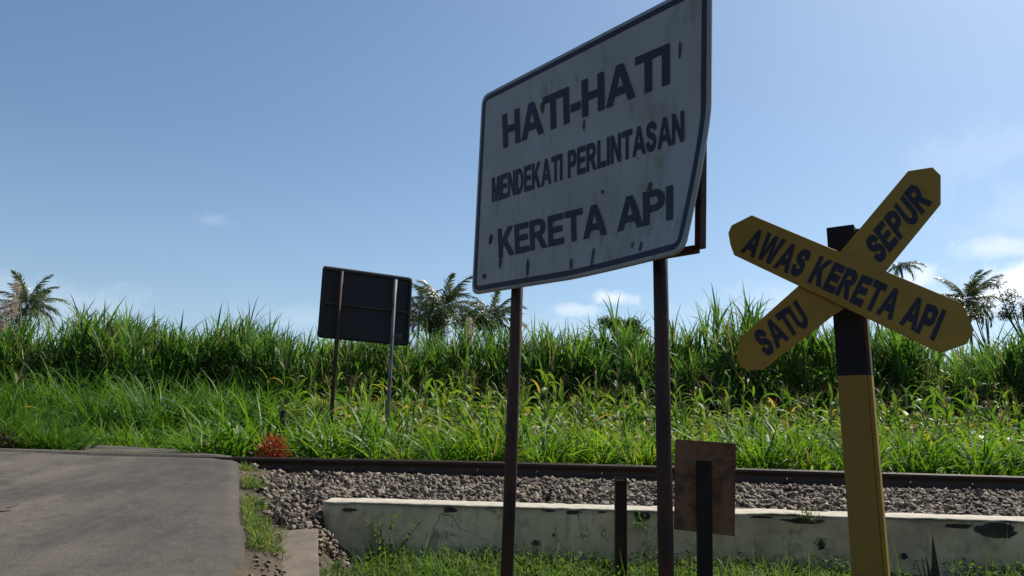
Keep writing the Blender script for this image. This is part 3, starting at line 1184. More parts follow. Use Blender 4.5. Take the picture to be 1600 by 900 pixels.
# steel angle strapped to the right side of the post
e0 = foot + pu * (pw * .5 + .011)
e1 = ptop + pu * (pw * .5 + .011) - ax * .02
link('post_strap', bm_mesh('post_strap', bar(e0 - cb, e0 + ax * kk - cb, .02, pw * .5, pu, .1)), cross, MAT['paint_yellow'])
link('post_strap', bm_mesh('post_strap', bar(e0 + ax * kk - cb, e1 - cb, .02, pw * .5, pu, .1)), cross, MAT['dark_rust'])

PO1 = C0 + cn * .110
PO2 = C0 + cn * .093


def plank(poly, Pp, th, mat, name):
    bm = bmesh.new()
    uv = [plane_uv(x, y, Pp, cu_, cv_, cn) for x, y in poly]
    fr = [bm.verts.new(tuple(Pp + cu_ * a + cv_ * b - cb)) for a, b in uv]
    f = bm.faces.new(fr)
    r = bmesh.ops.extrude_face_region(bm, geom=[f])
    bmesh.ops.translate(bm, verts=[g for g in r['geom'] if isinstance(g, bmesh.types.BMVert)], vec=tuple(-cn * th))
    bmesh.ops.recalc_face_normals(bm, faces=bm.faces)
    bmesh.ops.bevel(bm, geom=[e for e in bm.edges], offset=.0015, segments=1, affect='EDGES')
    return link(name, bm_mesh(name, bm), cross, mat)


xb1 = plank([(1175, 336), (1143, 352), (1138, 364), (1141, 382), (1147, 398), (1456, 545), (1472, 551), (1511, 537), (1522, 515), (1502, 473)], PO1, .013, MAT['paint_yellow'], 'cross_board')
xb2 = plank([(1419, 267), (1314, 392), (1247, 447), (1154, 530), (1151, 557), (1156, 572), (1169, 578), (1192, 578), (1303, 492), (1345, 466), (1386, 422), (1470, 319), (1470, 274), (1457, 261)], PO2, .013, MAT['paint_yellow'], 'cross_board')
for s, quad, Pp, xb in (('AWAS KERETA API', [(1178, 353), (1480, 484), (1459, 534), (1156, 394)], PO1, xb1),
                    ('SATU', [(1174, 521), (1243, 467), (1268, 506), (1198, 560)], PO2, xb2),
                    ('SEPUR', [(1349, 378), (1428, 282), (1459, 317), (1374, 415)], PO2, xb2)):
    lettering(s, quad, Pp, cu_, cv_, cn, xb, cb, MAT['letter'], None, .03, .002, .19, .05)

# ------------------------------------------------------------------ small rusty plate sign
q0 = at(1101, 760, 4.6)
tb = np.array([q0[0], q0[1], ground1(q0[0], q0[1])])
plate = thing('plate_sign', 'small brown rusted plate seen from behind on a short dark post', 'sign', tuple(tb))
bm = bmesh.new()
tn = np.array([-.12, -1, 0]); tn /= np.linalg.norm(tn)
tu = np.array([1, -.12, 0]); tu /= np.linalg.norm(tu)
uv = [plane_uv(x, y, q0, tu, cv_, tn) for x, y in ((1055, 686), (1150, 693), (1148, 838), (1053, 827))]
vs = [bm.verts.new(tuple(q0 + tu * a + cv_ * b - tb)) for a, b in uv]
f = bm.faces.new(vs)
r = bmesh.ops.extrude_face_region(bm, geom=[f])
bmesh.ops.translate(bm, verts=[g for g in r['geom'] if isinstance(g, bmesh.types.BMVert)], vec=tuple(-tn * .004))
bmesh.ops.recalc_face_normals(bm, faces=bm.faces)
link('plate', bm_mesh('plate', bm), plate, MAT['rust_plate'])
a = at(1101, 720, q0[1] - .035)
b = np.array([at(1101, 900, q0[1] - .035)[0], a[1], tb[2] - .2])
bm = bar(a - tb, b - tb, .078, .006, (1, 0, 0), .1)
bar(a + np.array([-.036, .025, 0]) - tb, b + np.array([-.036, .025, 0]) - tb, .006, .044, (1, 0, 0), .1, bm)
link('post', bm_mesh('post', bm), plate, MAT['black_rust'])

# short channel post
a = at(969, 746, 5.5)
gz = ground1(a[0], 5.5)
sp = thing('marker_post', 'short rusty steel channel post in front of the wall', 'post', (a[0], 5.5, gz))
hh = a[2] - gz
bm = bar((0, 0, -.15), (0, 0, hh), .078, .008, (1, 0, 0), .1)
bar((-.036, -.025, -.15), (-.036, -.025, hh), .007, .042, (1, 0, 0), .1, bm)
bar((.036, -.025, -.15), (.036, -.025, hh), .007, .042, (1, 0, 0), .1, bm)
link('channel', bm_mesh('channel', bm), sp, MAT['dark_rust'])
bm = bar((0, -.02, hh - .024), (0, -.02, hh - .016), .064, .03, (1, 0, 0), .05)
link('cap_plate', bm_mesh('cap_plate', bm), sp, MAT['rust_plate'])

# short wooden post beyond the rails
a = at(443, 641, 10.3)
gz = ground1(a[0], 10.3)
wp = tube([(a[0], 10.3, gz - .1), (a[0], 10.3, a[2] - .03), (a[0] + .01, 10.3, a[2])], [.040, .038, .034], 7)
props(link('wooden_post', bm_mesh('wooden_post', wp), None, MAT['rust']), 'short brown post behind the red leaved bush', 'post')

# charred splintered stump
a = at(1470, 900, 5.0)
gz = ground1(a[0], 5.0)
bm = bmesh.new()
for (px, top, w0) in ((1457, 838, .034), (1447, 868, .017), (1440, 872, .009), (1462, 862, .018), (1433, 878, .007)):
    p = at(px, top, 5.0)
    x0 = a[0] - .02 + (px - 1457) * .0022
    tube([(x0, 5.0 + random.uniform(-.02, .02), gz - .05), (x0 * .45 + p[0] * .55, 5.0, gz + (p[2] - gz) * .55), (p[0], 5.0, p[2])], [w0, w0 * .75, .002], 5, bm)
props(link('stump', bm_mesh('stump', bm), None, MAT['wood_dark']), 'charred splintered stump standing right of the yellow post', 'stump')

# concrete kerb slab between road and wall
k0, k1 = at(469, 826, 5.42), at(465, 930, 4.2)
k1[2] = EYE - .80
kd = k1 - k0
bm = bar(k0 - np.array([0, 0, .06]), k1 - np.array([0, 0, .06]), .235, .12, (1, 0, 0), .06)
bmesh.ops.subdivide_edges(bm, edges=[e for e in bm.edges if e.calc_length() > .3], cuts=14)
for v_ in bm.verts:
    v_.co += Vector((.006 * mnoise.noise(v_.co * 9), .012 * mnoise.noise(v_.co * 6), .004 * mnoise.noise(v_.co * 12)))
props(link('concrete_slab', bm_mesh('concrete_slab', bm), None, MAT['concrete']), 'narrow grey concrete slab sloping down beside the road edge', 'slab')

# fallen leaf on the road
d = ray(12, 798)
Yl = 5.6
for _ in range(30):
    p = at(12, 798, Yl)
    Yl += (p[2] - float(road_z(Yl))) * 3
p = at(12, 798, Yl)
lf = mesh_np('fallen_leaf', [(-.05, 0, .02), (-.02, .02, .012), (.03, .018, .02), (.07, .0, .045), (.03, -.018, .015), (-.02, -.02, .012), (0, 0, .006)], None, [(6, 0, 1), (6, 1, 2), (6, 2, 3), (6, 3, 4), (6, 4, 5), (6, 5, 0)])
o = props(link('fallen_leaf', lf, None, MAT['leaf_dry']), 'curled brown dry leaf lying on the road', 'leaf')
o.location = (p[0], p[1], float(road_z(p[1])) + .008)
o.rotation_euler = (0, 0, .5)


SECT = [(160, 'left of the lane'), (340, 'above the lane'), (495, 'left of the far signboard'), (650, 'below the far signboard'),
        (800, 'between far signboard and left rusty post'), (1036, 'between the two rusty sign posts'), (1160, 'right of the right rusty post'),
        (1330, 'just left of the yellow post'), (99999, 'right of the yellow post')]


def where(x, y):
    px = 800 + x / y * FPX
    for lim, ph in SECT:
        if px < lim:
            return ph


# ------------------------------------------------------------------ blades
def blades(P, az, el, L, Wd, droop, tone, seg=4, fold=0.0, twist=.5, pw=1.4):
    n = len(P)
    P = np.asarray(P, float)
    ts = np.arange(seg + 1) / seg
    ang = el[:, None] - droop[:, None] * (ts[None, :] ** pw)
    st = (L / seg)[:, None]
    am = (ang[:, 1:] + ang[:, :-1]) / 2
    hx = np.concatenate([np.zeros((n, 1)), np.cumsum(np.cos(am) * st, 1)], 1)
    hz_ = np.concatenate([np.zeros((n, 1)), np.cumsum(np.sin(am) * st, 1)], 1)
    ca, sa = np.cos(az)[:, None], np.sin(az)[:, None]
    C = np.stack([P[:, :1] + hx * ca, P[:, 1:2] + hx * sa, P[:, 2:3] + hz_], 2)
    nr = np.stack([-np.sin(ang) * ca, -np.sin(ang) * sa, np.cos(ang)], 2)
    sd = np.stack([-sa + 0 * ang, ca + 0 * ang, 0 * ang], 2)
    tw = rng.normal(0, twist, n)[:, None, None] * ts[None, :, None] + rng.normal(0, twist * .5, n)[:, None, None]
    sv_ = sd * np.cos(tw) + nr * np.sin(tw)
    nv_ = nr * np.cos(tw) - sd * np.sin(tw)
    wp_ = np.minimum(1, .5 + 2.2 * ts) * (1 - ts ** 2.0)
    w = Wd[:, None, None] * wp_[None, :, None] * .5
    A = C - sv_ * w
    B = C + sv_ * w
    if fold:
        A = A + nv_ * w * fold
        B = B + nv_ * w * fold
        k = 3
        cols = np.stack([A[:, :seg], C[:, :seg], B[:, :seg]], 2).reshape(n, -1, 3)
    else:
        k = 2
        cols = np.stack([A[:, :seg], B[:, :seg]], 2).reshape(n, -1, 3)
    V = np.concatenate([cols, C[:, seg:seg + 1]], 1)
    nv = k * seg + 1
    off = (np.arange(n) * nv)[:, None]
    q = []
    for i in range(seg - 1):
        for c in range(k - 1):
            q.append((i * k + c, i * k + c + 1, (i + 1) * k + c + 1, (i + 1) * k + c))
    tr = [((seg - 1) * k + c, (seg - 1) * k + c + 1, k * seg) for c in range(k - 1)]
    Q = (np.array(q)[None] + off[:, :, None]).reshape(-1, 4)
    T = (np.array(tr)[None] + off[:, :, None]).reshape(-1, 3)
    return V.reshape(-1, 3), Q, T, np.repeat(tone, nv)


def join(parts):
    V, Q, T, N = [], [], [], []
    o = 0
    for (v, q, t_, n) in parts:
        V.append(v)
        if q is not None and len(q):
            Q.append(np.asarray(q) + o)
        if t_ is not None and len(t_):
            T.append(np.asarray(t_) + o)
        N.append(n)
        o += len(v)
    return np.concatenate(V), (np.concatenate(Q) if Q else None), (np.concatenate(T) if T else None), np.concatenate(N)


def U(a, b, n):
    return rng.uniform(a, b, n)


def stalk(p0, p1, r0, r1, tone, n=4):
    p0, p1 = np.asarray(p0, float), np.asarray(p1, float)
    an = np.arange(n) * 2 * np.pi / n
    c = np.stack([np.cos(an), np.sin(an), 0 * an], 1)
    V = np.concatenate([p0 + c * r0, p1 + c * r1])
    Q = np.array([(k, (k + 1) % n, n + (k + 1) % n, n + k) for k in range(n)])
    return V, Q, None, np.full(2 * n, tone)


def cane_clump(seed):
    parts, dry = [], []
    ns = 19
    H = rng.normal(1.0, .10)
    for i in range(ns):
        bx_, by_ = rng.normal(0, .33), rng.normal(0, .33)
        h = (2.1 + rng.normal(0, .25)) * H
        lx, ly = rng.normal(0, .16), rng.normal(0, .16)
        parts.append(stalk((bx_, by_, 0), (bx_ + lx, by_ + ly, h), .018, .012, .25))
        nl = 16
        f = np.sort(U(.28, 1.0, nl))
        f[-6:] = 1.0
        P = np.stack([bx_ + lx * f, by_ + ly * f, h * f], 1)
        el = U(1.0, 1.3, nl)
        el[-6:] = U(1.2, 1.53, 6)
        L = U(1.0, 1.5, nl)
        L[-6:] = U(.95, 1.6, 6)
        dr = U(1.2, 2.7, nl)
        dr[-6:] = U(.15, 1.4, 6)
        tn = np.clip(rng.normal(.45, .2, nl), 0, .84)
        tn[rng.random(nl) < .08] = .9
        parts.append(blades(P, U(0, 6.283, nl), el, L, U(.045, .082, nl), dr, tn, 5, 0, .5))
        nd = 4
        f = U(.15, .6, nd)
        P = np.stack([bx_ + lx * f, by_ + ly * f, h * f], 1)
        dry.append(blades(P, U(0, 6.283, nd), U(.2, 1.0, nd), U(.7, 1.2, nd), U(.03, .05, nd), U(1.6, 2.8, nd), U(0, 1, nd), 4))
    V, Q, T, N = join(parts)
    n0 = (len(Q) if Q is not None else 0)
    V2, Q2, T2, N2 = join(dry)
    a = mesh_np('sugarcane_clump', V, Q, T, N)
    b = mesh_np('dry_leaves', V2, Q2, T2, N2)
    a.materials.append(MAT['cane'])
    b.materials.append(MAT['cane_dry'])
    return a, b


canes = [cane_clump(i) for i in range(9)]
GR = 'sugarcane clumps along the far field edge'
rows = [(20.6, .78), (21.5, .8), (22.5, .95), (23.8, 1.1), (25.4, 1.35)]
for ri, (Y, spc) in enumerate(rows):
    half = Y * .72
    X = -half - 1
    while X < half + 1.5:
        x = X + random.uniform(-.25, .25)
        y = Y + random.uniform(-.35, .35)
        a, b = random.choice(canes)
        px = 800 + x / y * FPX
        o = bpy.data.objects.new('sugarcane_clump', a)
        COL.objects.link(o)
        props(o, ('tall sugarcane clump in the front of the hedge, ' if ri == 0 else 'tall sugarcane clump deeper in the hedge, ') + where(x, y), 'sugarcane', GR)
        s = random.uniform(.78, 1.10)
        # profile of the hedge as in the photograph
        prof_s = np.interp(px, [-100, 0, 90, 150, 200, 300, 450, 520, 640, 720, 830, 980, 1040, 1100, 1160, 1280, 1420, 1520, 1580, 1700],
                           [.90, .92, .96, 1.18, 1.06, 1.04, 1.04, .99, .95, .95, 1.05, 1.09, 1.08, 1.04, 1.16, 1.14, 1.08, 1.08, 1.18, 1.16])
        s *= prof_s * .88
        o.location = (x, y, ground1(x, y) - .05)
        o.scale = (s * random.uniform(.9, 1.1), s * random.uniform(.9, 1.1), s * .99)
        o.rotation_euler = (random.gauss(0, .03), random.gauss(0, .03), random.uniform(0, 6.28))
        if ri < 2:
            c = bpy.data.objects.new('dry_leaves', b)
            COL.objects.link(c)
            c.parent = o
        X += spc


# ------------------------------------------------------------------ grass tufts
def tuft(nb, Lr, W_, spread, el0, el1, mat, tmean=.55, name='grass_tuft', seg=4, dro=(.5, 1.8)):
    P = np.stack([rng.normal(0, spread, nb), rng.normal(0, spread, nb), np.zeros(nb)], 1)
    az = np.arctan2(P[:, 1], P[:, 0]) + rng.normal(0, .7, nb)
    V, Q, T, N = blades(P, az, U(el0, el1, nb), U(*Lr, nb), U(W_ * .6, W_ * 1.2, nb), U(dro[0], dro[1], nb), np.clip(rng.normal(tmean, .22, nb), 0, .97), seg, 0, .5)
    me = mesh_np(name, V, Q, T, N)
    me.materials.append(mat)
    return me


tufts = [tuft(72, (.4, 1.05), .040, .08, .5, 1.5, MAT['verge'], dro=(.4, 1.6)) for _ in range(6)]
bigt = [tuft(170, (.6, 1.35), .034, .2, .75, 1.5, MAT['napier'], .5) for _ in range(5)]
frontt = [tuft(120, (.4, 1.0), .030, .16, .55, 1.5, MAT['verge'], .45) for _ in range(4)]
lowt = [tuft(80, (.2, .6), .016, .09, .6, 1.5, MAT['verge'], .6) for _ in range(4)]


def put(name, me, x, y, s, label, cat, group, z=None, sz=1.0):
    o = bpy.data.objects.new(name, me)
    COL.objects.link(o)
    props(o, label, cat, group)
    o.location = (x, y, (ground1(x, y) if z is None else z) - .02)
    o.scale = (s, s, s * sz)
    o.rotation_euler = (random.gauss(0, .06), random.gauss(0, .06), random.uniform(0, 6.28))
    return o


TG = 'grass tufts along the far rail'
x = px2x(352, 9.9)
while x < 9.6:
    for (yy, s0) in ((9.85, .85), (10.45, 1.05)):
        X, Y = x + random.uniform(-.12, .12), yy + random.uniform(-.15, .15)
        px = 800 + X / Y * FPX
        if px < 480 and px > 395 and (yy < 10 or 420 < px < 468):
            continue
        put('grass_tuft', random.choice(tufts), X, Y, s0 * random.uniform(.8, 1.15), 'green grass tuft behind the rails, ' + ('front row, ' if yy < 10 else 'second row, ') + where(X, Y), 'grass tuft', TG)
    x += .30
NL = 'dense arching green fodder grass clump beyond the lane at the left'
NG = 'fodder grass clumps left of the corn'
for (y0, x0, x1, st_, s0, s1) in ((11.35, 345, 470, .34, .62, .85), (11.75, 200, 490, .36, .62, .82), (12.3, 60, 500, .40, .66, .85), (15.2, -80, 470, .5, .95, 1.2), (16.0, -80, 460, .5, 1.05, 1.3), (17.2, -100, 450, .6, 1.2, 1.45), (18.4, -100, 450, .7, 1.3, 1.5)):
    X = px2x(x0, y0)
    while X < px2x(x1, y0):
        put('grass_clump', random.choice(frontt if y0 < 13 else bigt), X + random.uniform(-.15, .15), y0 + random.uniform(-.25, .25), random.uniform(s0, s1), ('dense green fodder grass clump, near the rails, ' if y0 < 13 else 'dense green fodder grass clump, farther back, ') + where(X, y0), 'grass clump', NG)
        X += st_ * 1.35
LL = 'bushy green grass clump left of the lane just behind the rails'
for i in range(34):
    px = random.uniform(-120, 132)
    Y = random.uniform(9.4, 10.2)
    if -10 < px < 66:
        Y = max(Y, 9.85)
    put('grass_clump', random.choice(tufts if i % 2 else bigt), px2x(px, Y), Y, random.uniform(.5, .7) * (.8 if px > 90 else 1), LL, 'grass clump', 'grass clumps left of the lane')
for i in range(14):
    px = random.uniform(-60, 60)
    Y = random.uniform(10.8, 11.8)
    put('grass_clump', random.choice(bigt), px2x(px, Y), Y, random.uniform(.7, .9), LL, 'grass clump', 'grass clumps left of the lane')

# low grass filling the verge and the corn field: uncountable
n = 30000
X = U(-14, 16, n)
Y = U(10.0, 20.3, n)
pxx = 800 + X / Y * FPX
keep = ~((X < -2.9) & (X > -9) & (Y < 11.9))
keep &= (np.abs(pxx - 800) < 1050)
X, Y = X[keep], Y[keep]
n = len(X)
Z = ground(X, Y)
leftw = sst((px2x(470, 1) * Y - X) / 1.0)
ok = rng.random(n) > .6 * leftw
X, Y, Z, leftw = X[ok], Y[ok], Z[ok], leftw[ok]
n = len(X)
V, Q, T, N = blades(np.stack([X, Y, Z - .02], 1), U(0, 6.283, n), U(.7, 1.5, n), U(.25, .7, n) * (1 - .3 * leftw) * (.25 + .75 * sst((Y - 11) / 2)), U(.012, .034, n), U(.3, 2.0, n), np.clip(rng.normal(.5, .25, n), 0, 1), 4, 0, .6)
props(link('field_grass', mesh_np('field_grass', V, Q, T, N), None, MAT['verge']), 'green weeds and grass growing between the corn plants', None, None, 'stuff')
# broad weed leaves and dry scraps among the corn
n = 26000
X = U(-14, 16, n)
Y = U(10.6, 20.0, n)
pxx = 800 + X / Y * FPX
keep = (np.abs(pxx - 800) < 1050) & (pxx > 455 + 60 * (rng.random(n) - .5))
X, Y = X[keep], Y[keep]
n = len(X)
cl = smooth_noise(X, Y, .8, 31)
hh = (.18 + .62 * rng.random(n)) * (1 + .6 * cl) * (.55 + .45 * sst((Y - 11) / 3))
V, Q, T, N = blades(np.stack([X, Y, ground(X, Y) + hh], 1), U(0, 6.283, n), U(-.4, 1.2, n), U(.08, .24, n), U(.03, .075, n), U(-.2, 1.6, n), np.clip(rng.normal(.55, .26, n), 0, 1), 3, 0, .7)
props(link('field_weeds', mesh_np('field_weeds', V, Q, T, N), None, MAT['field_weed']), 'leafy weeds and dry scraps tangled between the corn plants', None, None, 'stuff')
n = 5200
X, Y = U(-1.0, 5.5, n), U(4.9, 5.95, n)
cl = smooth_noise(X, Y, 1.7, 41)
ok = cl > -.05
X, Y = X[ok], Y[ok]
n = len(X)
V, Q, T, N = blades(np.stack([X, Y, ground(X, Y) + U(.0, .13, n)], 1), U(0, 6.283, n), U(-.2, 1.1, n), U(.02, .055, n), U(.012, .026, n), U(-.2, 1.4, n), np.clip(rng.normal(.6, .25, n), 0, 1), 3, 0, .7)
props(link('low_weeds', mesh_np('low_weeds', V, Q, T, N), None, MAT['weed']), 'small leafy weeds in the grass at the wall foot', None, None, 'stuff')
# fringe at the lane's edges
n = 3500
s_ = rng.integers(0, 39, n)
fr_ = rng.random(n)
sd_ = rng.random(n) < .5
pa = np.where(sd_[:, None], a_[s_] + (a_[s_ + 1] - a_[s_]) * fr_[:, None] + np.stack([0 * fr_, U(-.35, -.02, n)], 1), b_[s_] + (b_[s_ + 1] - b_[s_]) * fr_[:, None] + np.stack([0 * fr_, U(.02, .5, n)], 1))
ok = (pa[:, 1] > 9.6)
pa = pa[ok]
n = len(pa)
V, Q, T, N = blades(np.stack([pa[:, 0], pa[:, 1], ground(pa[:, 0], pa[:, 1]) - .01], 1), U(0, 6.283, n), U(.6, 1.5, n), np.where(sd_[ok], U(.04, .13, n), U(.12, .42, n)), U(.01, .02, n), U(.3, 1.8, n), np.clip(rng.normal(.6, .2, n), 0, 1), 3, 0, .5)
props(link('lane_grass', mesh_np('lane_grass', V, Q, T, N), None, MAT['verge']), 'short grass along both edges of the lane beyond the rails', None, None, 'stuff')

# ------------------------------------------------------------------ corn
leafs = []
for k in range(6):
    one = np.zeros((1, 3))
    V, Q, T, N = blades(one, np.zeros(1), np.array([1.1 + .08 * k % .3]), np.array([.38 + .045 * k]), np.array([.068 + .012 * (k % 3)]), np.array([.5 + .36 * k]), np.array([.46 + .05 * (k % 4)]), 6, .35, .35, 1.2)
    me = mesh_np('leaf', V, Q, T, N)
    me.materials.append(MAT['corn'])
    leafs.append(me)
V, Q, T, N = blades(one, np.zeros(1), np.array([1.0]), np.array([.5]), np.array([.07]), np.array([1.7]), np.array([1.15]), 6, .35, .35, 1.2)
yellow_leaf = mesh_np('leaf', V, Q, T, N)
yellow_leaf.materials.append(MAT['corn'])
tass = []
for k in range(3):
    nb = 11
    P = np.zeros((nb, 3))
    P[:, 2] = U(0, .10, nb)
    el = U(.7, 1.4, nb)
    el[0] = 1.5
    V, Q, T, N = blades(P, U(0, 6.283, nb), el, U(.2, .36, nb), np.full(nb, .010), U(.1, .7, nb), U(0, 1, nb), 3)
    me = mesh_np('tassel', V, Q, T, N)
    me.materials.append(MAT['tassel'])
    tass.append(me)
bm = tube([(0, 0, -.05), (.01, .0, .5), (0, .012, 1.0)], [.014, .012, .007], 6)
stalk_me = bm_mesh('stalk', bm, True)
stalk_me.attributes.new('tone', 'FLOAT', 'POINT').data.foreach_set('value', np.full(len(stalk_me.vertices), .4, np.float32))
stalk_me.materials.append(MAT['corn_stalk'])
CL = 'corn plant, %s, %s'
CG = 'corn plants in the field'


def corn(x, y, H, row='beside the grass'):
    z = ground1(x, y)
    o = thing('corn_plant', CL % (row, where(x, y)), 'corn plant', (x, y, z), CG)
    o.rotation_euler = (random.gauss(0, .07), random.gauss(0, .07), random.uniform(0, 6.28))
    st_ = bpy.data.objects.new('stalk', stalk_me)
    COL.objects.link(st_)
    st_.parent = o
    st_.scale = (1, 1, H)
    nl = random.randint(9, 12)
    a0 = random.uniform(0, 6.28)
    for i in range(nl):
        l = bpy.data.objects.new('leaf', yellow_leaf if random.random() < .025 else random.choice(leafs))
        COL.objects.link(l)
        l.parent = o
        f = .12 + .86 * i / (nl - 1)
        l.location = (.01 * f, .012 * f, H * f)
        l.rotation_euler = (random.gauss(0, .15), random.gauss(0, .15) - (.35 if i > nl - 3 else 0), a0 + math.pi * i + random.gauss(0, .55))
        s = random.uniform(.75, 1.05) * (.8 if i in (0, nl - 1) else 1)
        l.scale = (s, s, s)
    if random.random() < .65:
        ts = bpy.data.objects.new('tassel', random.choice(tass))
        COL.objects.link(ts)
        ts.parent = o
        ts.location = (0, .012, H * .98)
        ts.scale = (1, 1, 1.0)


cnt = 0
for (Y, stp, hmn) in ((12.2, .5, .75), (12.9, .46, .9), (13.7, .46, 1.0), (14.6, .46, 1.15), (15.6, .46, 1.3), (16.7, .48, 1.5), (17.8, .5, 1.65), (19.0, .55, 1.75)):
    X = px2x(520 if Y < 14 else 462, Y)
    X1 = px2x(1640, Y)
    while X < X1:
        x, y = X + random.uniform(-.2, .2), Y + random.uniform(-.3, .3)
        if random.random() < .9:
            corn(x, y, hmn * .88 * random.uniform(.72, 1.15), 'front of the field' if Y < 13.5 else ('middle of the field' if Y < 16 else 'back rows near the cane'))
            cnt += 1
        X += stp * random.uniform(.8, 1.2)
for (px, Y, H) in ((6, 10.9, .75), (30, 11.3, .9), (-12, 11.6, .9)):
    corn(px2x(px, Y), Y, H)
print('corn', cnt)

# ------------------------------------------------------------------ small plants
def plant_obj(name, parts, mat, loc, label, cat):
    V, Q, T, N = join(parts)
    o = props(link(name, mesh_np(name, V, Q, T, N), None, mat), label, cat)
    o.location = loc
    return o


def spiky(nb, R_, L, Wd, h):
    P = rng.normal(0, 1, (nb, 3))
    P /= np.linalg.norm(P, axis=1)[:, None]
    P *= (rng.random(nb) ** .4)[:, None] * R_
    P[:, 2] = np.abs(P[:, 2]) * h / R_
    return blades(P, np.arctan2(P[:, 1], P[:, 0]) + rng.normal(0, .6, nb), U(.1, 1.4, nb), U(L * .5, L, nb), U(Wd * .6, Wd, nb), U(0, 1.0, nb), U(0, 1, nb), 3)


X, Y = px2x(441, 9.5), 9.5
plant_obj('red_bush', [spiky(680, .19, .13, .020, .33)], MAT['red'], (X, Y, ground1(X, Y) + .02), 'small red leaved bush right behind the rail among green grass', 'bush')
X, Y = px2x(28, 9.3), 9.3
plant_obj('withered_bush', [spiky(520, .14, .17, .014, .30)], MAT['withered'], (X, Y, ground1(X, Y)), 'withered grey brown bush behind the rail at the far left', 'bush')


def weed(px, Y, H, label, nb=46, lean=0.0, name='weed'):
    x = px2x(px, Y)
    z = ground1(x, Y)
    parts = []
    for s_ in range(5):
        tx, ty = rng.normal(0, .09) + lean, rng.normal(0, .06)
        hh_ = H * rng.uniform(.55, 1.0) if s_ else H
        if s_ == 0:
            tx = lean
        parts.append(stalk((0, 0, 0), (tx, ty, hh_), .004, .002, .3))
        k = nb // 3
        f = U(.15, 1, k)
        P = np.stack([tx * f, ty * f, hh_ * f], 1)
        parts.append(blades(P, U(0, 6.283, k), U(.1, 1.0, k), U(.03, .075, k), U(.012, .024, k), U(.1, 1.2, k), U(0, 1, k), 3))
    return plant_obj(name, parts, MAT['weed'], (x, Y, z), label, 'weed')


weed(627, 5.78, .36, 'leafy green weed standing against the wall left of the left post', 60)
weed(1522, 5.3, .24, 'leafy green weed at the right end of the wall foot')
weed(1575, 5.5, .2, 'low green weed at the far right foot of the wall')
weed(1395, 5.4, .16, 'small green weed growing between yellow post and stump')
# weeds hanging out of the wall
for (px, py, Y, L, lab, nb) in ((998, 818, 5.93, .10, 'green weed hanging from the crack in the wall', 40), (1284, 850, 5.92, .06, 'dark green weed growing out of the hole in the wall', 30), (1262, 803, 5.95, .08, 'yellowish weed on the wall top left of the yellow post', 60)):
    p = at(px, py, Y)
    P = rng.normal(0, .025, (nb, 3)) * np.array([1.6 if L > .07 else .8, .15, 1])
    b_l = blades(P, U(3.4, 6.0, nb), U(-.3, 1.1, nb), U(L * .4, L, nb), U(.006, .012, nb), U(.6, 2.6, nb), U(0, 1, nb), 3)
    plant_obj('wall_weed', [b_l], MAT['weed'] if L != .08 else MAT['ground_grass'], tuple(p), lab, 'weed')

# flowering plumes of wild cane
for (px, py, Y, H, lab) in ((24, 470, 20.2, 1.0, 'pale feathery grass plume in front of the leftmost palm'), (6, 495, 20.0, .8, 'pale feathery grass plume at the left edge of the photo'), (733, 520, 20.0, .75, 'pale feathery grass plume below the right hand palms')):
    p = at(px, py, Y)
    parts = [stalk((0, 0, -(p[2] - ground1(p[0], Y)) - .1), (.0, 0, H * .4), .012, .006, .2)]
    nb = 420
    f = U(-.5, .5, nb)
    P = np.stack([rng.normal(0, .045, nb), rng.normal(0, .045, nb), f * H], 1)
    parts.append(blades(P, U(0, 6.283, nb), U(.5, 1.4, nb), U(.06, .17, nb) * (1.1 - f), U(.010, .018, nb), U(.2, 1.6, nb), U(0, 1, nb), 3))
    plant_obj('grass_plume', parts, MAT['plume'], tuple(p), lab, 'grass plume')

# foreground grass (uncountable)
n = 60000
X = U(-3.2, 6.5, n)
Y = U(3.6, 5.98, n)
cl = smooth_noise(X, Y, 1.1, 11) + .6 * smooth_noise(X, Y, 3.1, 5)
onslab = (np.abs(X - np.interp(Y, [4.2, 5.42], [k1[0], k0[0]])) < .14) & (Y < 5.45)
xr = np.interp(Y, RXR_Y, RXR_X)
rightside = X > -1.15
keep = (~onslab) & (X > xr + .10) & ((rightside & (cl > -.35)) | (~rightside & (X < -1.5) & (cl > .05) & (Y < 5.2)))
keep &= ~((X > -1.6) & (X < -.95) & (Y > 5.5))
X, Y, cl = X[keep], Y[keep], cl[keep]
n = len(X)
hgt = U(.04, .17, n) * (1 + .9 * np.clip(cl, 0, 1))
rightboost = 1 + .25 * sst((X - 1.5) / 2)
V, Q, T, N = blades(np.stack([X, Y, ground(X, Y) - .005], 1), U(0, 6.283, n), U(.5, 1.5, n), hgt * rightboost, U(.005, .011, n), U(.2, 1.9, n), np.clip(rng.normal(.5, .25, n), 0, 1), 3)
props(link('ground_grass', mesh_np('ground_grass', V, Q, T, N), None, MAT['ground_grass']), 'short patchy green grass at the foot of the wall', None, None, 'stuff')
# strip of grass along the broken road edge
n = 5600
Y = U(4.0, 7.55, n)
xr = np.interp(Y, RXR_Y, RXR_X)
X = xr + .06 + np.abs(rng.normal(0, .16, n)) * (1.2 - .10 * Y)
cl = smooth_noise(X * 0, Y, 1.6, 21) + .5 * smooth_noise(X, Y, 4, 2)
ok = cl > .02
X, Y = X[ok], Y[ok]
n = len(X)
V, Q, T, N = blades(np.stack([X, Y, ground(X, Y) - .005], 1), U(0, 6.283, n), U(.5, 1.5, n), U(.03, .12, n), U(.004, .008, n), U(.2, 1.9, n), np.clip(rng.normal(.55, .28, n), 0, 1), 3)
props(link('roadside_grass', mesh_np('roadside_grass', V, Q, T, N), None, MAT['ground_grass']), 'sparse grass along the broken right edge of the road', None, None, 'stuff')
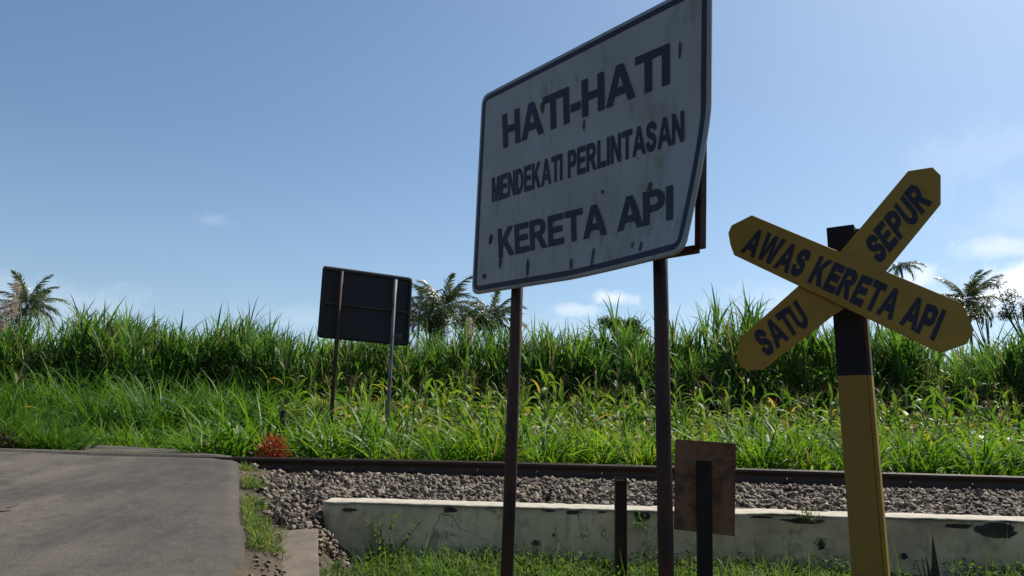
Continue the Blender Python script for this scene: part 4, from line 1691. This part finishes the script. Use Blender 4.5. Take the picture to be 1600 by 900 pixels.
# tall seeding grass stems at the wall foot
n = 240
X, Y = U(-1.1, 5.5, n), U(4.9, 5.95, n)
V, Q, T, N = blades(np.stack([X, Y, ground(X, Y)], 1), U(0, 6.283, n), U(1.2, 1.55, n), U(.18, .42, n), U(.004, .007, n), U(.0, .9, n), U(.2, 1, n), 4)
props(link('tall_grass_stems', mesh_np('tall_grass_stems', V, Q, T, N), None, MAT['ground_grass']), 'thin tall grass stems in front of the wall', None, None, 'stuff')
# pebbles and rubble on the soil
VV, TT, TN = [], [], []
off = 0
for i in range(3800):
    X, Y = (random.uniform(-2.6, 5.5), random.uniform(3.6, 5.95)) if i < 1500 else (random.uniform(-2.7, -1.0), random.uniform(3.8, 7.4))
    if X < np.interp(Y, RXR_Y, RXR_X) + .06:
        continue
    s = random.choice([.006, .009, .012, .016, .022]) * (1.4 if X < -1.0 and i % 3 == 0 else 1)
    k = random.randrange(14)
    v = S_V[k] @ np.array(Matrix.Rotation(random.uniform(0, 6.28), 3, 'Z')).T * s + np.array([X, Y, ground1(X, Y) + s * .2])
    VV.append(v)
    TT.append(S_T[k] + off)
    TN.append(np.full(len(v), random.random()))
    off += len(v)
props(link('pebbles', mesh_np('pebbles', np.concatenate(VV), None, np.concatenate(TT), np.concatenate(TN), smooth=False), None, MAT['stone']), 'pebbles scattered on the soil near the wall', None, None, 'stuff')

# ------------------------------------------------------------------ palms
def frond_mesh(L, droop, nl=38):
    seg = 12
    ts = np.linspace(0, 1, seg + 1)
    an = .0 - droop * ts ** 1.5
    dx = np.cumsum(np.r_[0, np.cos((an[1:] + an[:-1]) / 2)]) * L / seg
    dz = np.cumsum(np.r_[0, np.sin((an[1:] + an[:-1]) / 2)]) * L / seg
    parts = []
    V = []
    for i in range(seg + 1):
        r = .05 * (1 - .8 * ts[i])
        V += [(dx[i], -r, dz[i]), (dx[i], r, dz[i]), (dx[i], 0, dz[i] + r)]
    Q = [(i * 3 + k, i * 3 + (k + 1) % 3, i * 3 + 3 + (k + 1) % 3, i * 3 + 3 + k) for i in range(seg) for k in range(3)]
    parts.append((np.array(V), np.array(Q), None, np.full(len(V), .8)))
    f = np.repeat(np.linspace(.14, .99, nl), 2)
    sgn = np.tile([1, -1], nl)
    P = np.stack([np.interp(f, ts, dx), 0 * f, np.interp(f, ts, dz)], 1)
    az = sgn * (1.15 - .5 * f) + rng.normal(0, .06, 2 * nl)
    Lf = L * .25 * np.sin(np.pi * np.clip(.18 + .78 * f, 0, 1)) ** .7 + .1
    parts.append(blades(P, az, U(-.8, -.1, 2 * nl), Lf * U(.85, 1.1, 2 * nl), np.full(2 * nl, .13), U(.5, 1.3, 2 * nl), U(.1, .9, 2 * nl), 3, 0, .2))
    V, Q, T, N = join(parts)
    me = mesh_np('frond', V, Q, T, N)
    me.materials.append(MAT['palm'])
    return me


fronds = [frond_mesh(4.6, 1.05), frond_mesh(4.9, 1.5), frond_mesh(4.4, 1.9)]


def palm(px, py, Y, R_, label, nf=17, lean=0.0, lows=.35, els=None):
    c = at(px, py, Y)
    s = R_ / 4.6
    z0 = ground1(c[0], min(Y, 390))
    o = thing('coconut_palm', label, 'palm', (c[0] - lean, Y, z0))
    H = c[2] - z0
    tr = tube([(0, 0, -.2), (lean * .35, 0, H * .5), (lean, 0, H)], [.28, .2, .17], 8)
    link('trunk', bm_mesh('trunk', tr, True), o, MAT['bark'])
    for i in range(nf):
        e = (1.32 - (1.32 + lows) * (i / (nf - 1)) ** .95) + random.gauss(0, .1) if els is None else els[i % len(els)]
        f = bpy.data.objects.new('frond', fronds[0 if e > .9 else (1 if e > .25 else 2)])
        COL.objects.link(f)
        f.parent = o
        f.location = (lean, 0, H)
        f.rotation_euler = (random.gauss(0, .2), -e, i * 2.4 + random.gauss(0, .2))
        k = s * random.uniform(.85, 1.1)
        f.scale = (k, k, k)
    return o


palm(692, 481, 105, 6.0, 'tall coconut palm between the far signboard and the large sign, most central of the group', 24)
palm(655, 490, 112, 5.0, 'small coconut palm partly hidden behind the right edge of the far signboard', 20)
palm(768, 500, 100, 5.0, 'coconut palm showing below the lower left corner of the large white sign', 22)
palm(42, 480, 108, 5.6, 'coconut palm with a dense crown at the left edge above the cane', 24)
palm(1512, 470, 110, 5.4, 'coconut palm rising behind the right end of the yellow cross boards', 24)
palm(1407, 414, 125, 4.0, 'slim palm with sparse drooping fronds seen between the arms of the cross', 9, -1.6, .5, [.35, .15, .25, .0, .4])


# ------------------------------------------------------------------ broadleaf trees
def tree(px, py, Y, R_, H_, label, nlf=2200, ls=.28):
    c = at(px, py, Y)
    z0 = ground1(c[0], Y)
    o = thing('broadleaf_tree', label, 'tree', (c[0], Y, z0))
    hc = c[2] - z0
    bm = tube([(0, 0, -.2), (.1, 0, hc * .5), (0, 0, hc)], [.22, .16, .08], 7)
    cs = []
    for i in range(9):
        d = np.array([rng.normal(0, .5) * R_, rng.normal(0, .5) * R_, rng.normal(0, .35) * H_])
        cs.append(d)
        tube([(0, 0, hc * .72), (d[0] * .5, d[1] * .5, hc * .85 + d[2] * .3), (d[0], d[1], hc + d[2])], [.08, .05, .02], 5, bm)
    link('trunk', bm_mesh('trunk', bm, True), o, MAT['bark'])
    k = rng.integers(0, 9, nlf)
    dirs = rng.normal(0, 1, (nlf, 3))
    dirs /= np.linalg.norm(dirs, axis=1)[:, None]
    P = np.array(cs)[k] + dirs * (rng.random(nlf) ** .45)[:, None] * np.array([R_ * .42, R_ * .42, H_ * .38])
    P[:, 2] += hc
    b_l = blades(P, U(0, 6.283, nlf), U(-.6, .9, nlf), U(ls * .6, ls * 1.3, nlf), U(ls * .4, ls * .6, nlf), U(-.3, 1.2, nlf), U(0, 1, nlf), 2)
    V, Q, T, N = join([b_l])
    link('crown', mesh_np('crown', V, Q, T, N), o, MAT['tree'])


tree(1598, 478, 60, 1.8, 1.5, 'feathery broadleaf tree at the right edge above the cane', 1500, .24)
tree(1540, 492, 75, 2.2, 1.0, 'low dark tree behind the cane right of the palm at the right', 1500, .3)
tree(978, 511, 45, 1.3, 1.0, 'small round tree poking above the cane below the large white sign', 3600, .2)
tree(735, 502, 95, 3.8, 2.0, 'dark tree under the crowns of the central palms', 2600, .4)
tree(672, 500, 98, 3.4, 2.2, 'dark tree right beside the far signboard below the palms', 2600, .4)
